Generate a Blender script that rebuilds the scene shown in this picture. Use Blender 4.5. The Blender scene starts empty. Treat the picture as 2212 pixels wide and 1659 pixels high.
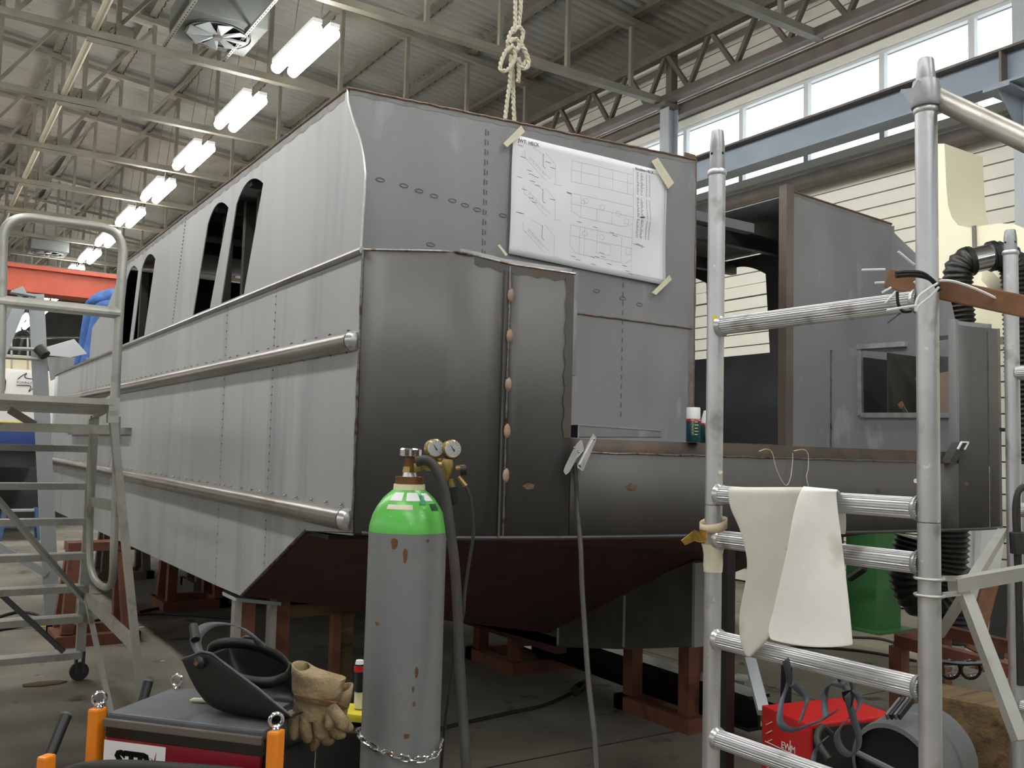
import bpy, bmesh, math, random
from mathutils import Vector as V, Matrix
from mathutils.geometry import tessellate_polygon
random.seed(7)
S = bpy.context.scene
COL = S.collection
# ------------------------------------------------------------------ camera
F, YAW, PITCH, ROLL = 1992.6, 0.582077, 0.0749326, 0.0269023
EYE = V((0, 0, 1.65))
_f = V((math.sin(YAW)*math.cos(PITCH), math.cos(YAW)*math.cos(PITCH), math.sin(PITCH)))
_r = V((math.cos(YAW), -math.sin(YAW), 0)); _u = _r.cross(_f)
RT = _r*math.cos(ROLL) + _u*math.sin(ROLL); UP = -_r*math.sin(ROLL) + _u*math.cos(ROLL); FW = _f
cam = bpy.data.cameras.new('camera'); camo = bpy.data.objects.new('camera', cam); COL.objects.link(camo)
cam.sensor_width = 36; cam.lens = F/2212*36; cam.clip_start = .05; cam.clip_end = 300
camo.matrix_world = Matrix(((RT.x, UP.x, -FW.x, EYE.x), (RT.y, UP.y, -FW.y, EYE.y), (RT.z, UP.z, -FW.z, EYE.z), (0, 0, 0, 1)))
S.camera = camo
# ------------------------------------------------------------------ light and exposure
w = bpy.data.worlds.new('overcast_sky'); S.world = w; w.use_nodes = True
bg = w.node_tree.nodes['Background']; bg.inputs[0].default_value = (.93, .97, 1, 1); bg.inputs[1].default_value = 2.2
S.view_settings.view_transform = 'Standard'; S.view_settings.look = 'None'
S.view_settings.exposure = 0.2; S.view_settings.gamma = 1; S.view_settings.use_curve_mapping = False
LAMP_STRENGTH = 36
# ------------------------------------------------------------------ measuring: a point of the photo on a real plane
def ray(x, y): return RT*((x-1106)/F) + UP*((829.5-y)/F) + FW
def onX(x, y, X): d = ray(x, y); return EYE + d*((X-EYE.x)/d.x)
def onY(x, y, Y): d = ray(x, y); return EYE + d*((Y-EYE.y)/d.y)
def onZ(x, y, Z): d = ray(x, y); return EYE + d*((Z-EYE.z)/d.z)
def dep(x, y, D): return EYE + ray(x, y)*D
# ------------------------------------------------------------------ mesh helpers
ORG = {}
def lin(c): return tuple(((v/255)/12.92 if v/255 <= .04045 else ((v/255+.055)/1.055)**2.4) for v in c)
class MB:
    def __init__(s): s.v = []; s.f = []; s.m = []; s.mi = 0
    def add(s, vs, fs):
        n = len(s.v); s.v += [V(p) for p in vs]; s.f += [tuple(i+n for i in f) for f in fs]; s.m += [s.mi]*len(fs); return s
    def frame(s, o, x, y, z, sx, sy, sz):
        o = V(o); p = [o + x*(a*sx/2) + y*(b*sy/2) + z*(c*sz/2) for c in (-1, 1) for b in (-1, 1) for a in (-1, 1)]
        return s.add(p, [(0, 2, 3, 1), (4, 5, 7, 6), (0, 1, 5, 4), (1, 3, 7, 5), (3, 2, 6, 7), (2, 0, 4, 6)])
    def box(s, c, d, rz=0):
        x = V((math.cos(rz), math.sin(rz), 0)); y = V((-math.sin(rz), math.cos(rz), 0))
        return s.frame(c, x, y, V((0, 0, 1)), *d)
    def bb(s, a, b):
        return s.box([(a[i]+b[i])/2 for i in range(3)], [abs(a[i]-b[i]) for i in range(3)])
    def bar(s, a, b, w, h=None, up=(0, 0, 1)):
        a = V(a); b = V(b); z = (b-a); L = z.length; z.normalize(); up = V(up)
        if abs(z.dot(up)) > .97: up = V((0, 1, 0)) if abs(z.y) < .9 else V((1, 0, 0))
        x = up.cross(z).normalized(); y = z.cross(x)
        return s.frame((a+b)/2, x, y, z, w, h or w, L)
    def tube(s, pts, r, n=8, closed=False, cap=True, rs=None):
        pts = [V(p) for p in pts]; N = len(pts); rings = []; prev = None
        for i, p in enumerate(pts):
            if closed: t = pts[(i+1) % N]-pts[i-1]
            else: t = pts[min(i+1, N-1)]-pts[max(i-1, 0)]
            if t.length < 1e-9: t = V((0, 0, 1))
            t.normalize()
            if prev is None:
                a = V((0, 0, 1)) if abs(t.z) < .9 else V((1, 0, 0)); x = a.cross(t).normalized()
            else:
                x = prev - t*prev.dot(t)
                if x.length < 1e-6: x = V((1, 0, 0)).cross(t)
                x.normalize()
            prev = x; y = t.cross(x); R = rs[i] if rs else r
            rings.append([p + (x*math.cos(2*math.pi*k/n) + y*math.sin(2*math.pi*k/n))*R for k in range(n)])
        base = len(s.v); vs = [q for g in rings for q in g]; fs = []
        for i in range(N if closed else N-1):
            j = (i+1) % N
            for k in range(n): fs.append((i*n+k, i*n+(k+1) % n, j*n+(k+1) % n, j*n+k))
        if cap and not closed: fs.append(tuple(range(n-1, -1, -1))); fs.append(tuple((N-1)*n+k for k in range(n)))
        return s.add(vs, fs)
    def lathe(s, c, prof, n=24, axis=(0, 0, 1), cap=True):
        c = V(c); z = V(axis).normalized(); a = V((1, 0, 0)) if abs(z.x) < .9 else V((0, 1, 0))
        x = (a - z*a.dot(z)).normalized(); y = z.cross(x); vs = []; fs = []
        for r, h in prof: vs += [c + z*h + (x*math.cos(2*math.pi*k/n) + y*math.sin(2*math.pi*k/n))*r for k in range(n)]
        for i in range(len(prof)-1):
            for k in range(n): fs.append((i*n+k, i*n+(k+1) % n, (i+1)*n+(k+1) % n, (i+1)*n+k))
        if cap:
            if prof[0][0] > 1e-6: fs.append(tuple(range(n-1, -1, -1)))
            if prof[-1][0] > 1e-6: fs.append(tuple((len(prof)-1)*n+k for k in range(n)))
        return s.add(vs, fs)
    def quad(s, a, b, c, d, t=None, nrm=None):
        P = [V(a), V(b), V(c), V(d)]
        if not t: return s.add(P, [(0, 1, 2, 3)])
        n = V(nrm) if nrm is not None else (P[1]-P[0]).cross(P[3]-P[0]).normalized(); n = n.normalized()*t
        return s.add(P + [p+n for p in P], [(3, 2, 1, 0), (4, 5, 6, 7), (0, 1, 5, 4), (1, 2, 6, 5), (2, 3, 7, 6), (3, 0, 4, 7)])
    def plate(s, outer, holes, t, fn):
        """flat outline with holes, thickness t; fn(u, v, w) gives the point, w in (0, t)"""
        loops = [outer]+list(holes); flat = [p for l in loops for p in l]; n = len(flat)
        tri = tessellate_polygon([[V((p[0], p[1], 0)) for p in l] for l in loops])
        vs = [fn(p[0], p[1], 0) for p in flat] + [fn(p[0], p[1], t) for p in flat]
        fs = [tuple(q) for q in tri] + [tuple(i+n for i in reversed(q)) for q in tri]
        o = 0
        for l in loops:
            m = len(l)
            for i in range(m): j = (i+1) % m; fs.append((o+i, o+j, o+j+n, o+i+n))
            o += m
        return s.add(vs, fs)
    def grid(s, rows, closed=False):
        n = len(rows[0]); vs = [p for r in rows for p in r]; fs = []
        for i in range(len(rows)-1):
            for k in range(n if closed else n-1):
                fs.append((i*n+k, i*n+(k+1) % n, (i+1)*n+(k+1) % n, (i+1)*n+k))
        return s.add(vs, fs)
    def build(s, name, mat, parent=None, smooth=True, thick=0, sub=0, bevel=0, origin=None, ang=35):
        if parent is not None: o = ORG[parent.as_pointer()]
        elif origin is not None: o = V(origin)
        else:
            n = len(s.v); o = V((sum(p.x for p in s.v)/n, sum(p.y for p in s.v)/n, min(p.z for p in s.v)))
        me = bpy.data.meshes.new(name); me.from_pydata([p-o for p in s.v], [], s.f)
        bm = bmesh.new(); bm.from_mesh(me); bmesh.ops.recalc_face_normals(bm, faces=bm.faces)
        if bevel: bmesh.ops.bevel(bm, geom=[e for e in bm.edges if len(e.link_faces) == 2 and e.calc_face_angle(0) > .5], offset=bevel, segments=2, affect='EDGES', profile=.6)
        bm.to_mesh(me); bm.free()
        for m in (mat if isinstance(mat, (list, tuple)) else [mat]): me.materials.append(m)
        if len(set(s.m)) > 1 and not bevel: me.polygons.foreach_set('material_index', s.m)
        if smooth:
            me.polygons.foreach_set('use_smooth', [True]*len(me.polygons)); me.set_sharp_from_angle(angle=math.radians(ang))
        ob = bpy.data.objects.new(name, me); COL.objects.link(ob)
        if parent is not None: ob.parent = parent
        else: ob.location = o
        ORG[ob.as_pointer()] = o
        if thick: md = ob.modifiers.new('thickness', 'SOLIDIFY'); md.thickness = thick; md.offset = 0
        if sub: md = ob.modifiers.new('smooth', 'SUBSURF'); md.levels = sub; md.render_levels = sub
        return ob
def tag(o, label, cat, group=None):
    o['label'] = label; o['category'] = cat
    if group: o['group'] = group
    return o
def thing(name, label, cat, loc, group=None):
    o = bpy.data.objects.new(name, None); o.empty_display_size = .1; COL.objects.link(o); o.location = loc
    ORG[o.as_pointer()] = V(loc); return tag(o, label, cat, group)
def struct(o): o['kind'] = 'structure'; return o
def holder(name, loc):
    o = bpy.data.objects.new(name, None); o.empty_display_size = .1; COL.objects.link(o); o.location = loc
    ORG[o.as_pointer()] = V(loc); return struct(o)
def copy_tree(o, parent=None, kids=None):
    c = o.copy(); COL.objects.link(c); c.parent = parent
    for ch in list(o.children): copy_tree(ch, c)
    return c
def arc(c, r, a0, a1, n, ax, ay):
    return [V(c) + V(ax)*(r*math.cos(math.radians(a0+(a1-a0)*i/n))) + V(ay)*(r*math.sin(math.radians(a0+(a1-a0)*i/n))) for i in range(n+1)]
def spl(pts, n=8):
    """smooth curve through points"""
    P = [V(p) for p in pts]; out = []
    for i in range(len(P)-1):
        p0 = P[max(i-1, 0)]; p1 = P[i]; p2 = P[i+1]; p3 = P[min(i+2, len(P)-1)]
        for k in range(n):
            t = k/n; out.append(.5*((2*p1) + (p2-p0)*t + (2*p0-5*p1+4*p2-p3)*t*t + (3*p1-p0-3*p2+p3)*t**3))
    return out+[P[-1]]
# ------------------------------------------------------------------ materials
def mat(name, col, rough=.5, metal=0, var=.15, scale=3, spots=None, stretch=(1, 1, 1), bump=0, bscale=40, spec=None, emit=None, es=0):
    m = bpy.data.materials.new(name); m.use_nodes = True; nt = m.node_tree; b = nt.nodes['Principled BSDF']
    b.inputs['Roughness'].default_value = rough; b.inputs['Metallic'].default_value = metal
    if spec is not None: b.inputs['Specular IOR Level'].default_value = spec
    col = lin(col); tc = nt.nodes.new('ShaderNodeTexCoord'); mp = nt.nodes.new('ShaderNodeMapping'); mp.inputs['Scale'].default_value = stretch
    nt.links.new(tc.outputs['Object'], mp.inputs[0])
    def noise(sc, det=4): n = nt.nodes.new('ShaderNodeTexNoise'); n.inputs['Scale'].default_value = sc; n.inputs['Detail'].default_value = det; nt.links.new(mp.outputs[0], n.inputs[0]); return n
    def ramp(src, a, b_, ca, cb):
        r = nt.nodes.new('ShaderNodeValToRGB'); r.color_ramp.elements[0].position = a; r.color_ramp.elements[1].position = b_
        r.color_ramp.elements[0].color = (*ca, 1); r.color_ramp.elements[1].color = (*cb, 1); nt.links.new(src, r.inputs[0]); return r
    if var:
        r = ramp(noise(scale).outputs[0], .3, .7, [max(0, c*(1-var)) for c in col], [min(1, c*(1+var)) for c in col]); out = r.outputs[0]
    else:
        rgb = nt.nodes.new('ShaderNodeRGB'); rgb.outputs[0].default_value = (*col, 1); out = rgb.outputs[0]
    for sp in (spots or []):      # (colour, scale, threshold, softness)
        c2, sc, th, so = sp; f = ramp(noise(sc, 3).outputs[0], th, th+so, (0, 0, 0), (1, 1, 1)); mx = nt.nodes.new('ShaderNodeMix'); mx.data_type = 'RGBA'
        nt.links.new(f.outputs[0], mx.inputs[0]); nt.links.new(out, mx.inputs[6]); mx.inputs[7].default_value = (*lin(c2), 1); out = mx.outputs[2]
    nt.links.new(out, b.inputs['Base Color'])
    if bump:
        bp = nt.nodes.new('ShaderNodeBump'); bp.inputs['Strength'].default_value = bump; bp.inputs['Distance'].default_value = .02
        nt.links.new(noise(bscale).outputs[0], bp.inputs['Height']); nt.links.new(bp.outputs[0], b.inputs['Normal'])
    if emit: b.inputs['Emission Color'].default_value = (*emit, 1); b.inputs['Emission Strength'].default_value = es
    return m
M = {}
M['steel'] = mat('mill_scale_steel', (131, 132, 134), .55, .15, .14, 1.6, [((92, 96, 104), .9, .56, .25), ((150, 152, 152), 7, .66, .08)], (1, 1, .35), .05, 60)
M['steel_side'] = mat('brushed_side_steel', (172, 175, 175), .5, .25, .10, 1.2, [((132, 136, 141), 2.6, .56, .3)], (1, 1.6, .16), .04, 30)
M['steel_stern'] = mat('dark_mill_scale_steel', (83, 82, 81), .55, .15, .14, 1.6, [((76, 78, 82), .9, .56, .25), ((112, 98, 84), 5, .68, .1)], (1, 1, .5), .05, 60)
M['steel_dark'] = mat('dark_steel', (70, 71, 74), .5, .3, .2, 3)
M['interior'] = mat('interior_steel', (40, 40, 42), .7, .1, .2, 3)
M['weld'] = mat('weld_bead', (120, 116, 112), .35, .8, .3, 60, [((90, 66, 48), 20, .55, .1)])
M['rustweld'] = mat('rusty_weld', (108, 90, 76), .6, .4, .35, 40)
M['tint'] = mat('heat_tinted_steel', (128, 127, 126), .55, .15, .14, 4, [((100, 84, 70), 7, .5, .3)])
M['tint2'] = mat('heat_tinted_dark_steel', (82, 80, 78), .55, .15, .14, 4, [((92, 72, 56), 7, .5, .3)])
M['chalk'] = mat('grey_chalk', (92, 99, 106), .9, 0, 0)
M['groundspot'] = mat('ground_pale_spot', (158, 134, 116), .6, .1, .2, 30)
M['channel'] = mat('heat_tinted_channel', (74, 66, 60), .5, .3, .2, 5, [((96, 74, 56), 8, .52, .2)])
M['alucast'] = mat('cast_aluminium', (164, 166, 168), .42, .7, .14, 20)
M['pipe'] = mat('rail_pipe_steel', (150, 146, 140), .32, .7, .2, 4, [((105, 92, 78), 6, .55, .2)], (1, .3, 1))
M['bright'] = mat('ground_bright_steel', (205, 205, 205), .3, .85, .15, 20)
M['primer'] = mat('red_brown_primer', (66, 40, 36), .8, 0, .2, 4)
M['floor'] = mat('stained_concrete', (142, 136, 123), .75, 0, .3, 1.1, [((74, 69, 62), .5, .48, .2), ((62, 58, 53), 3.5, .62, .12), ((165, 160, 148), 1.7, .64, .2)], bump=.2, bscale=25)
M['roof'] = mat('corrugated_roof_sheet', (137, 134, 127), .8, 0, .16, .6, [((120, 116, 106), 1.5, .6, .2)])
M['truss'] = mat('truss_paint', (122, 118, 104), .6, .1, .2, 2)
M['purlin'] = mat('purlin_paint', (104, 99, 84), .65, .1, .25, 2)
M['clad'] = mat('cream_wall_cladding', (226, 224, 210), .6, 0, .05, 1)
M['cladgap'] = mat('cladding_joint', (120, 118, 108), .8, 0, .1)
M['winframe'] = mat('pale_window_frame', (205, 205, 205), .5, .1, .05)
M['brownsteel'] = mat('brown_painted_steel', (104, 96, 88), .55, .2, .2, 3)
M['bluesteel'] = mat('blue_grey_paint', (132, 142, 154), .5, .1, .12, 1.5)
M['greysteel'] = mat('light_grey_paint', (168, 174, 176), .5, .1, .08, 2)
M['farwall'] = mat('far_wall_grey', (92, 94, 92), .85, 0, .15, 1)
M['alu'] = mat('scaffold_aluminium', (205, 206, 208), .42, .85, .12, 6, [((150, 148, 142), 9, .6, .12), ((235, 235, 232), 30, .7, .05)])
M['apron2'] = mat('grey_suede', (206, 203, 192), .85, 0, .08, 7, [((168, 162, 146), 5, .56, .25)])
M['aludull'] = mat('dull_aluminium', (178, 178, 171), .45, .6, .14, 5, [((130, 126, 112), 7, .6, .15)])
M['red'] = mat('red_enamel', (190, 34, 34), .35, 0, .06, 4)
M['darkred'] = mat('dark_red_enamel', (128, 14, 32), .4, 0, .06, 4)
M['orange'] = mat('orange_enamel', (236, 136, 28), .38, 0, .06, 6)
M['black'] = mat('black_plastic', (17, 17, 18), .5, 0, .2, 8)
M['blackgloss'] = mat('black_gloss', (16, 16, 17), .25, 0, .1, 8)
M['rubber'] = mat('dark_rubber_hose', (50, 49, 45), .65, 0, .25, 12)
M['greytop'] = mat('worn_grey_lid', (88, 90, 94), .6, 0, .25, 6, [((60, 60, 62), 9, .58, .1)])
M['white'] = mat('white_paint', (235, 236, 236), .5, 0, .04, 3)
M['paper'] = mat('white_paper', (226, 228, 232), .7, 0, .05, 2)
M['ink'] = mat('grey_ink', (150, 153, 160), .8, 0, 0)
M['inkdark'] = mat('dark_ink', (84, 86, 92), .8, 0, 0)
M['tape'] = mat('masking_tape', (214, 210, 184), .6, 0, .08, 20)
M['wood'] = mat('weathered_wood', (104, 84, 56), .8, 0, .35, 5, [((70, 52, 32), 6, .55, .15)], (.3, 3, 3), .3, 30)
M['beam'] = mat('rusty_brown_beam', (124, 88, 62), .75, .1, .2, 8, [((150, 100, 50), 14, .6, .15)])
M['brown'] = mat('brown_red_oxide_stand', (122, 76, 58), .7, .05, .2, 5, [((86, 52, 40), 6, .58, .15)])
M['tankgreen'] = mat('green_enamel', (96, 190, 82), .3, 0, .08, 10, [((140, 205, 130), 25, .66, .06)])
M['tankgrey'] = mat('grey_tank_paint', (124, 126, 127), .42, .1, .05, 3, [((128, 88, 46), 9, .735, .02), ((150, 148, 140), 4, .62, .2)])
M['brass'] = mat('worn_brass', (160, 138, 84), .38, .8, .25, 25)
M['chrome'] = mat('chrome', (215, 215, 216), .16, 1, .08, 10)
M['rust'] = mat('rust', (116, 80, 48), .8, .2, .35, 30)
M['apron'] = mat('pale_leather', (240, 239, 232), .8, 0, .06, 7, [((190, 184, 168), 6, .6, .2), ((90, 85, 75), 30, .76, .02)])
M['glove'] = mat('tan_work_leather', (142, 124, 92), .8, 0, .25, 18, [((104, 88, 60), 11, .55, .2)], bump=.4, bscale=60)
M['green'] = mat('green_machine_paint', (58, 112, 62), .5, 0, .12, 4)
M['jeans'] = mat('blue_denim', (66, 104, 166), .85, 0, .2, 9, [((100, 140, 196), 5, .58, .2)])
M['shirt'] = mat('dark_shirt', (50, 54, 66), .85, 0, .2, 9)
M['skin'] = mat('skin', (196, 146, 120), .6, 0, .08, 8)
M['hair'] = mat('dark_hair', (48, 36, 28), .7, 0, .2, 30)
M['crane'] = mat('orange_red_crane_paint', (178, 80, 56), .5, 0, .1, 3)
M['boatwhite'] = mat('white_gelcoat', (238, 236, 232), .3, 0, .03, 2)
M['boatblue'] = mat('blue_gelcoat', (52, 72, 132), .35, 0, .08, 2)
M['duct'] = mat('cream_duct', (236, 232, 204), .5, 0, .03, 2)
M['ducthose'] = mat('black_duct_hose', (38, 38, 36), .45, 0, .3, 30)
M['strap'] = mat('grey_strap', (74, 80, 90), .7, 0, .12, 12)
M['canteal'] = mat('dark_teal_can', (22, 68, 80), .35, .2, .08, 10)
M['yellow'] = mat('yellow_plastic', (222, 206, 60), .5, 0, .08, 8)
M['stool'] = mat('blue_plastic_stool', (74, 96, 128), .5, 0, .12, 6)
M['rope'] = mat('natural_rope', (196, 190, 168), .85, 0, .2, 60)
M['lampwhite'] = mat('lit_tube', (255, 255, 255), .5, 0, 0, emit=(1, .99, .96), es=LAMP_STRENGTH)
M['fan'] = mat('pale_heater_casing', (116, 121, 117), .5, .2, .12, 3)
M['olive'] = mat('olive_dark_steel', (66, 64, 54), .6, .2, .25, 6)
M['foam'] = mat('cream_plastic', (230, 224, 190), .6, 0, .05)
def glassmat(name, tint=(1, 1, 1), gl=.06):
    m = bpy.data.materials.new(name); m.use_nodes = True; nt = m.node_tree; nt.nodes.clear(); o = nt.nodes.new('ShaderNodeOutputMaterial')
    t = nt.nodes.new('ShaderNodeBsdfTransparent'); t.inputs[0].default_value = (*tint, 1); g = nt.nodes.new('ShaderNodeBsdfGlossy'); g.inputs['Roughness'].default_value = .05
    mx = nt.nodes.new('ShaderNodeMixShader'); mx.inputs[0].default_value = gl; nt.links.new(t.outputs[0], mx.inputs[1]); nt.links.new(g.outputs[0], mx.inputs[2]); nt.links.new(mx.outputs[0], o.inputs[0]); return m
M['glass'] = glassmat('window_glass', (.95, .98, 1))
M['lens'] = glassmat('clear_lens', (.9, .9, .9), .12)
ORD = ['first', 'second', 'third', 'fourth', 'fifth', 'sixth', 'seventh', 'eighth', 'ninth', 'tenth', 'eleventh', 'twelfth', 'thirteenth', 'fourteenth']
# ================================================================== THE HALL
XW = 9.6                      # inner face of the right wall
def tcz(x):                   # underside of the truss top chords
    return 8.70 - .0994*x if x > -1.2 else 8.70 + .0994*1.2 - .0994*(-1.2-x)
fl = MB().bb((-12, -9, -.2), (XW+.3, 49, 0)).build('floor', M['floor']); struct(fl)
fj = MB()
for y in (4.2, 9.2, 14.2, 19.2): fj.bb((-11, y-.006, 0), (XW, y+.006, .002))
for x in (.2, 5.4): fj.bb((x-.006, -8, 0), (x+.006, 40, .002))
fj.build('joint_line', M['steel_dark'], fl)['kind'] = 'stuff'
# --- roof: corrugated sheets, one per purlin bay
PX = [10.0, 8.48, 7.33, 6.23, 5.14, 4.05, 2.97, 1.9, .83, -.2, -1.2]
ce = holder('ceiling', (0, 0, 8))
def sheet(x0, x1, up):
    b = MB(); rows = []; n = int(57/.177*6); st = []
    for i in range(n+1):
        y = -8+i*.177/6; h = .026*math.cos(2*math.pi*i/6); st.append((y, h))
    b.grid([[V((x, y, tcz(x)+.245+h+up)) for y, h in st] for x in (x0, x1)])
    b.build('roof_sheet', M['roof'], ce, ang=60)
for i in range(len(PX)-1): sheet(PX[i]+.1, PX[i+1]-.1, 0 if i % 2 else .012)
for a, b_ in ((-1.1, -4.5), (-4.4, -8), (-7.9, -12)): sheet(a, b_, 0)
# --- left wall and the wall behind the camera: solid below, window bands above
b = MB().bb((-12.2, -9, 0), (-12, 49, 4.9)).bb((-12.2, -9, 6.6), (-12, 49, 8.2))
for y in range(-8, 49, 4): b.bb((-12.2, y, 4.9), (-12, y+.2, 6.6))
struct(b.build('wall_left', M['clad']))
b = MB().bb((-12, -9.2, 0), (XW, -9, 4.6)).bb((-12, -9.2, 6.2), (XW, -9, 9.3))
for x in range(-12, 10, 4): b.bb((x, -9.2, 4.6), (x+.2, -9, 6.2))
struct(b.build('wall_behind', M['farwall']))
struct(MB().bb((-12, 48, 0), (XW, 48.2, 9.3)).build('wall_far', M['farwall']))
# --- right wall: cladding boards, window band
WT = onX(1600, 231, XW).z; WB = onX(1974, 287, XW).z
wr = struct(MB().bb((XW+.05, -9, 0), (XW+.2, 49, WB-.02)).bb((XW+.05, -9, WT+.02), (XW+.2, 49, 9)).build('wall_right', M['cladgap']))
pitch = .168
nb = int((WB-.12)/pitch)
proto = None
def board(z0, z1, bulge=0):
    MB().bb((XW-bulge, -8.9, z0+.008), (XW+.05, 48.9, z1-.008)).build('cladding_board', M['clad'], wr)
z = WB-.1
k = 0
while z > 0.05:
    board(max(0, z-pitch), z, .03 if k in (8,) else 0); z -= pitch; k += 1
z = WT+.12
while z < 8.0: board(z, z+pitch); z += pitch
struct(MB().bb((XW-.08, -8.9, WT), (XW+.05, 48.9, WT+.12)).build('trim_1', M['clad']))       # window head
struct(MB().bb((XW-.12, -8.9, WB-.1), (XW+.05, 48.9, WB)).build('trim_2', M['clad']))          # sill
WY = 9.98; PW = 1.118
wi = 0
for k in range(-13, 8):
    y1 = WY-k*PW; y0 = y1-PW
    wi += 1
    fr = MB().bb((XW-.03, y0, WB), (XW+.04, y0+.035, WT)).bb((XW-.03, y1-.035, WB), (XW+.04, y1, WT)).bb((XW-.03, y0+.035, WT-.04), (XW+.04, y1-.035, WT)).bb((XW-.03, y0+.035, WB), (XW+.04, y1-.035, WB+.04))
    wo = struct(fr.build('window_%d' % wi, M['winframe'], smooth=False))
    MB().bb((XW+.0, y0+.035, WB+.04), (XW+.008, y1-.035, WT-.04)).build('pane', M['glass'], wo)
struct(MB().bb((XW-.03, 24.6, WB), (XW+.1, 49, WT)).build('trim_3', M['clad']))
struct(MB().bb((XW-.03, -9, WB), (XW+.1, WY-8*PW, WT)).build('trim_4', M['clad']))
# --- roof trusses
TY = [9.97+2.735*k for k in range(-1, 11)]
VX = [8.48, 7.33, 6.23, 5.14, 4.06, 3.02, 1.94, .86, -.2]
def truss(y):
    t = thing('roof_truss', '', 'truss', (9.1, y, 6.9), 'roof trusses of the hall')
    b = MB()
    for s in (-.05, .05): b.bar((9.2, y+s, tcz(9.2)+.06), (-1.2, y+s, tcz(-1.2)+.06), .075, .12, (0, 1, 0)).bar((-1.2, y+s, tcz(-1.2)+.06), (-11.6, y+s, tcz(-11.6)+.06), .075, .12, (0, 1, 0))
    b.build('top_chord', M['truss'], t, smooth=False)
    MB().bb((-11.6, y-.055, 6.86), (9.2, y+.055, 6.955)).build('bottom_chord', M['truss'], t, smooth=False)
    for i, x in enumerate(VX):
        if x > 1.5 and x < 2.5:
            for s in (-.09, .09): MB().bb((x+s-.03, y-.04, 6.95), (x+s+.03, y+.04, tcz(x)+.02)).build('post', M['truss'], t, smooth=False)
            MB().bb((x-.28, y-.012, 6.80), (x+.28, y+.012, 7.12)).build('gusset', M['truss'], t, smooth=False)
        else: MB().bb((x-.028, y-.03, 6.95), (x+.028, y+.03, tcz(x)+.02)).build('post', M['truss'], t, smooth=False)
        if 1.9 < x < 4.2 or x < 1.5:
            x2 = VX[i+1] if i+1 < len(VX) else x-1.06
            MB().bar((x2, y, 6.97), (x, y, tcz(x)), .05).build('diagonal', M['truss'], t, smooth=False)
    return t
for i, y in enumerate(TY):
    if i == 0: t = tp = truss(y)
    else: t = copy_tree(tp); t.location = (9.1, y, 6.9)
    t['label'] = ('%s steel roof truss counted from the near end of the hall' % ORD[i])
# --- purlins with hook bolts
hk = MB()
for i in range(150):
    y = 4+i*.236; hk.tube([V((.045, y, .10)), V((.075, y, .06)), V((.06, y, 0)), V((.03, y, -.02))], .011, 4, cap=False)
hk.v = [p for p in hk.v]
hme = None
for i, x in enumerate(PX[1:-1]):
    t = thing('roof_purlin', '%s roof purlin from the right wall, under the corrugated sheets' % ORD[i], 'purlin', (x, 0, tcz(x)+.12), 'roof purlins')
    z0 = tcz(x)+.12; b = MB().bb((x-.03, -8, z0+.014), (x+.03, 47.5, z0+.10)).bb((x-.075, -8, z0), (x+.03, 47.5, z0+.014))
    b.build('channel', M['purlin'], t, smooth=False)
    if hme is None:
        h = MB(); h.v = [p+V((x, 0, z0)) for p in hk.v]; h.f = hk.f; h.m = hk.m; ho = h.build('hook_bolts', M['purlin'], t); hme = ho.data
    else: ho = bpy.data.objects.new('hook_bolts', hme); COL.objects.link(ho); ho.parent = t
    ho['kind'] = 'stuff'
# --- long brace pipe through the trusses
MB().tube([(1.75, 3, 6.98), (1.75, 46, 6.98)], .05, 10).build('brace_pipe', mat('pale_pipe', (176, 172, 152), .5, .1, .1)); tag(bpy.data.objects['brace_pipe'], 'pale beige pipe running lengthwise across the truss bottom chords', 'pipe')
# --- eaves lattice girder, columns
gd = thing('lattice_girder', 'brown lattice girder with zigzag bars above the window band', 'girder', (9.1, 10, 6.9))
for nm, z0, z1 in (('bottom_chord', 6.86, 6.97), ('top_chord', 7.56, 7.68)): MB().bb((9.04, -2, z0), (9.16, 47, z1)).build(nm, M['brownsteel'], gd, smooth=False)
y = 9.86
for k in range(-22, 9):
    yb = 9.42-.89*k; 
    for d in (.40, -.46): MB().bar((9.1, yb, 6.95), (9.1, yb-d, 7.6), .06).build('diagonal', M['brownsteel'], gd, smooth=False)
def column(y, label):
    c = thing('steel_column', label, 'column', (9.2, y, 0), 'columns along the right wall')
    MB().bb((9.1, y-.09, 0), (9.115, y+.09, 6.86)).bb((9.285, y-.09, 0), (9.30, y+.09, 6.86)).bb((9.115, y-.008, 0), (9.285, y+.008, 6.86)).build('shaft', M['greysteel'], c, smooth=False)
    MB().bb((9.0, y-.12, 6.80), (9.34, y+.12, 6.855)).build('cap_plate', M['brownsteel'], c, smooth=False)
    MB().bb((9.18, y-.06, 6.87), (9.30, y+.06, 7.7)).build('stub', M['brownsteel'], c, smooth=False)
    zb = ZC0-.03
    MB().bb((8.62, y-.13, zb-.03), (9.1, y+.13, zb)).plate([(9.1, zb-.03), (8.66, zb-.03), (9.1, zb-.42)], [], .016, lambda u, v, w_: V((u, y-.008+w_, v))).build('bracket', M['bluesteel'], c, smooth=False)
XC = 8.82
ZC1 = onX(1505, 345, XC).z; ZC0 = onX(1974, 253, XC).z
for y, l in ((9.93, 'grey steel column beneath the truss end left of the window band'), (4.72, 'pale grey steel column at the right edge of the photo'), (15.3, 'steel column hidden mostly behind the cabin roof')): column(y, l)
cb = thing('crane_rail_beam', 'long blue-grey I-beam crane rail running in front of the windows', 'beam', (XC, 10, ZC0))
MB().bb((XC-.13, -4, ZC1-.025), (XC+.13, 40, ZC1)).build('top_flange', M['brownsteel'], cb, smooth=False)
MB().bb((XC-.13, -4, ZC0), (XC+.13, 40, ZC0+.025)).build('bottom_flange', M['bluesteel'], cb, smooth=False)
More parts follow.
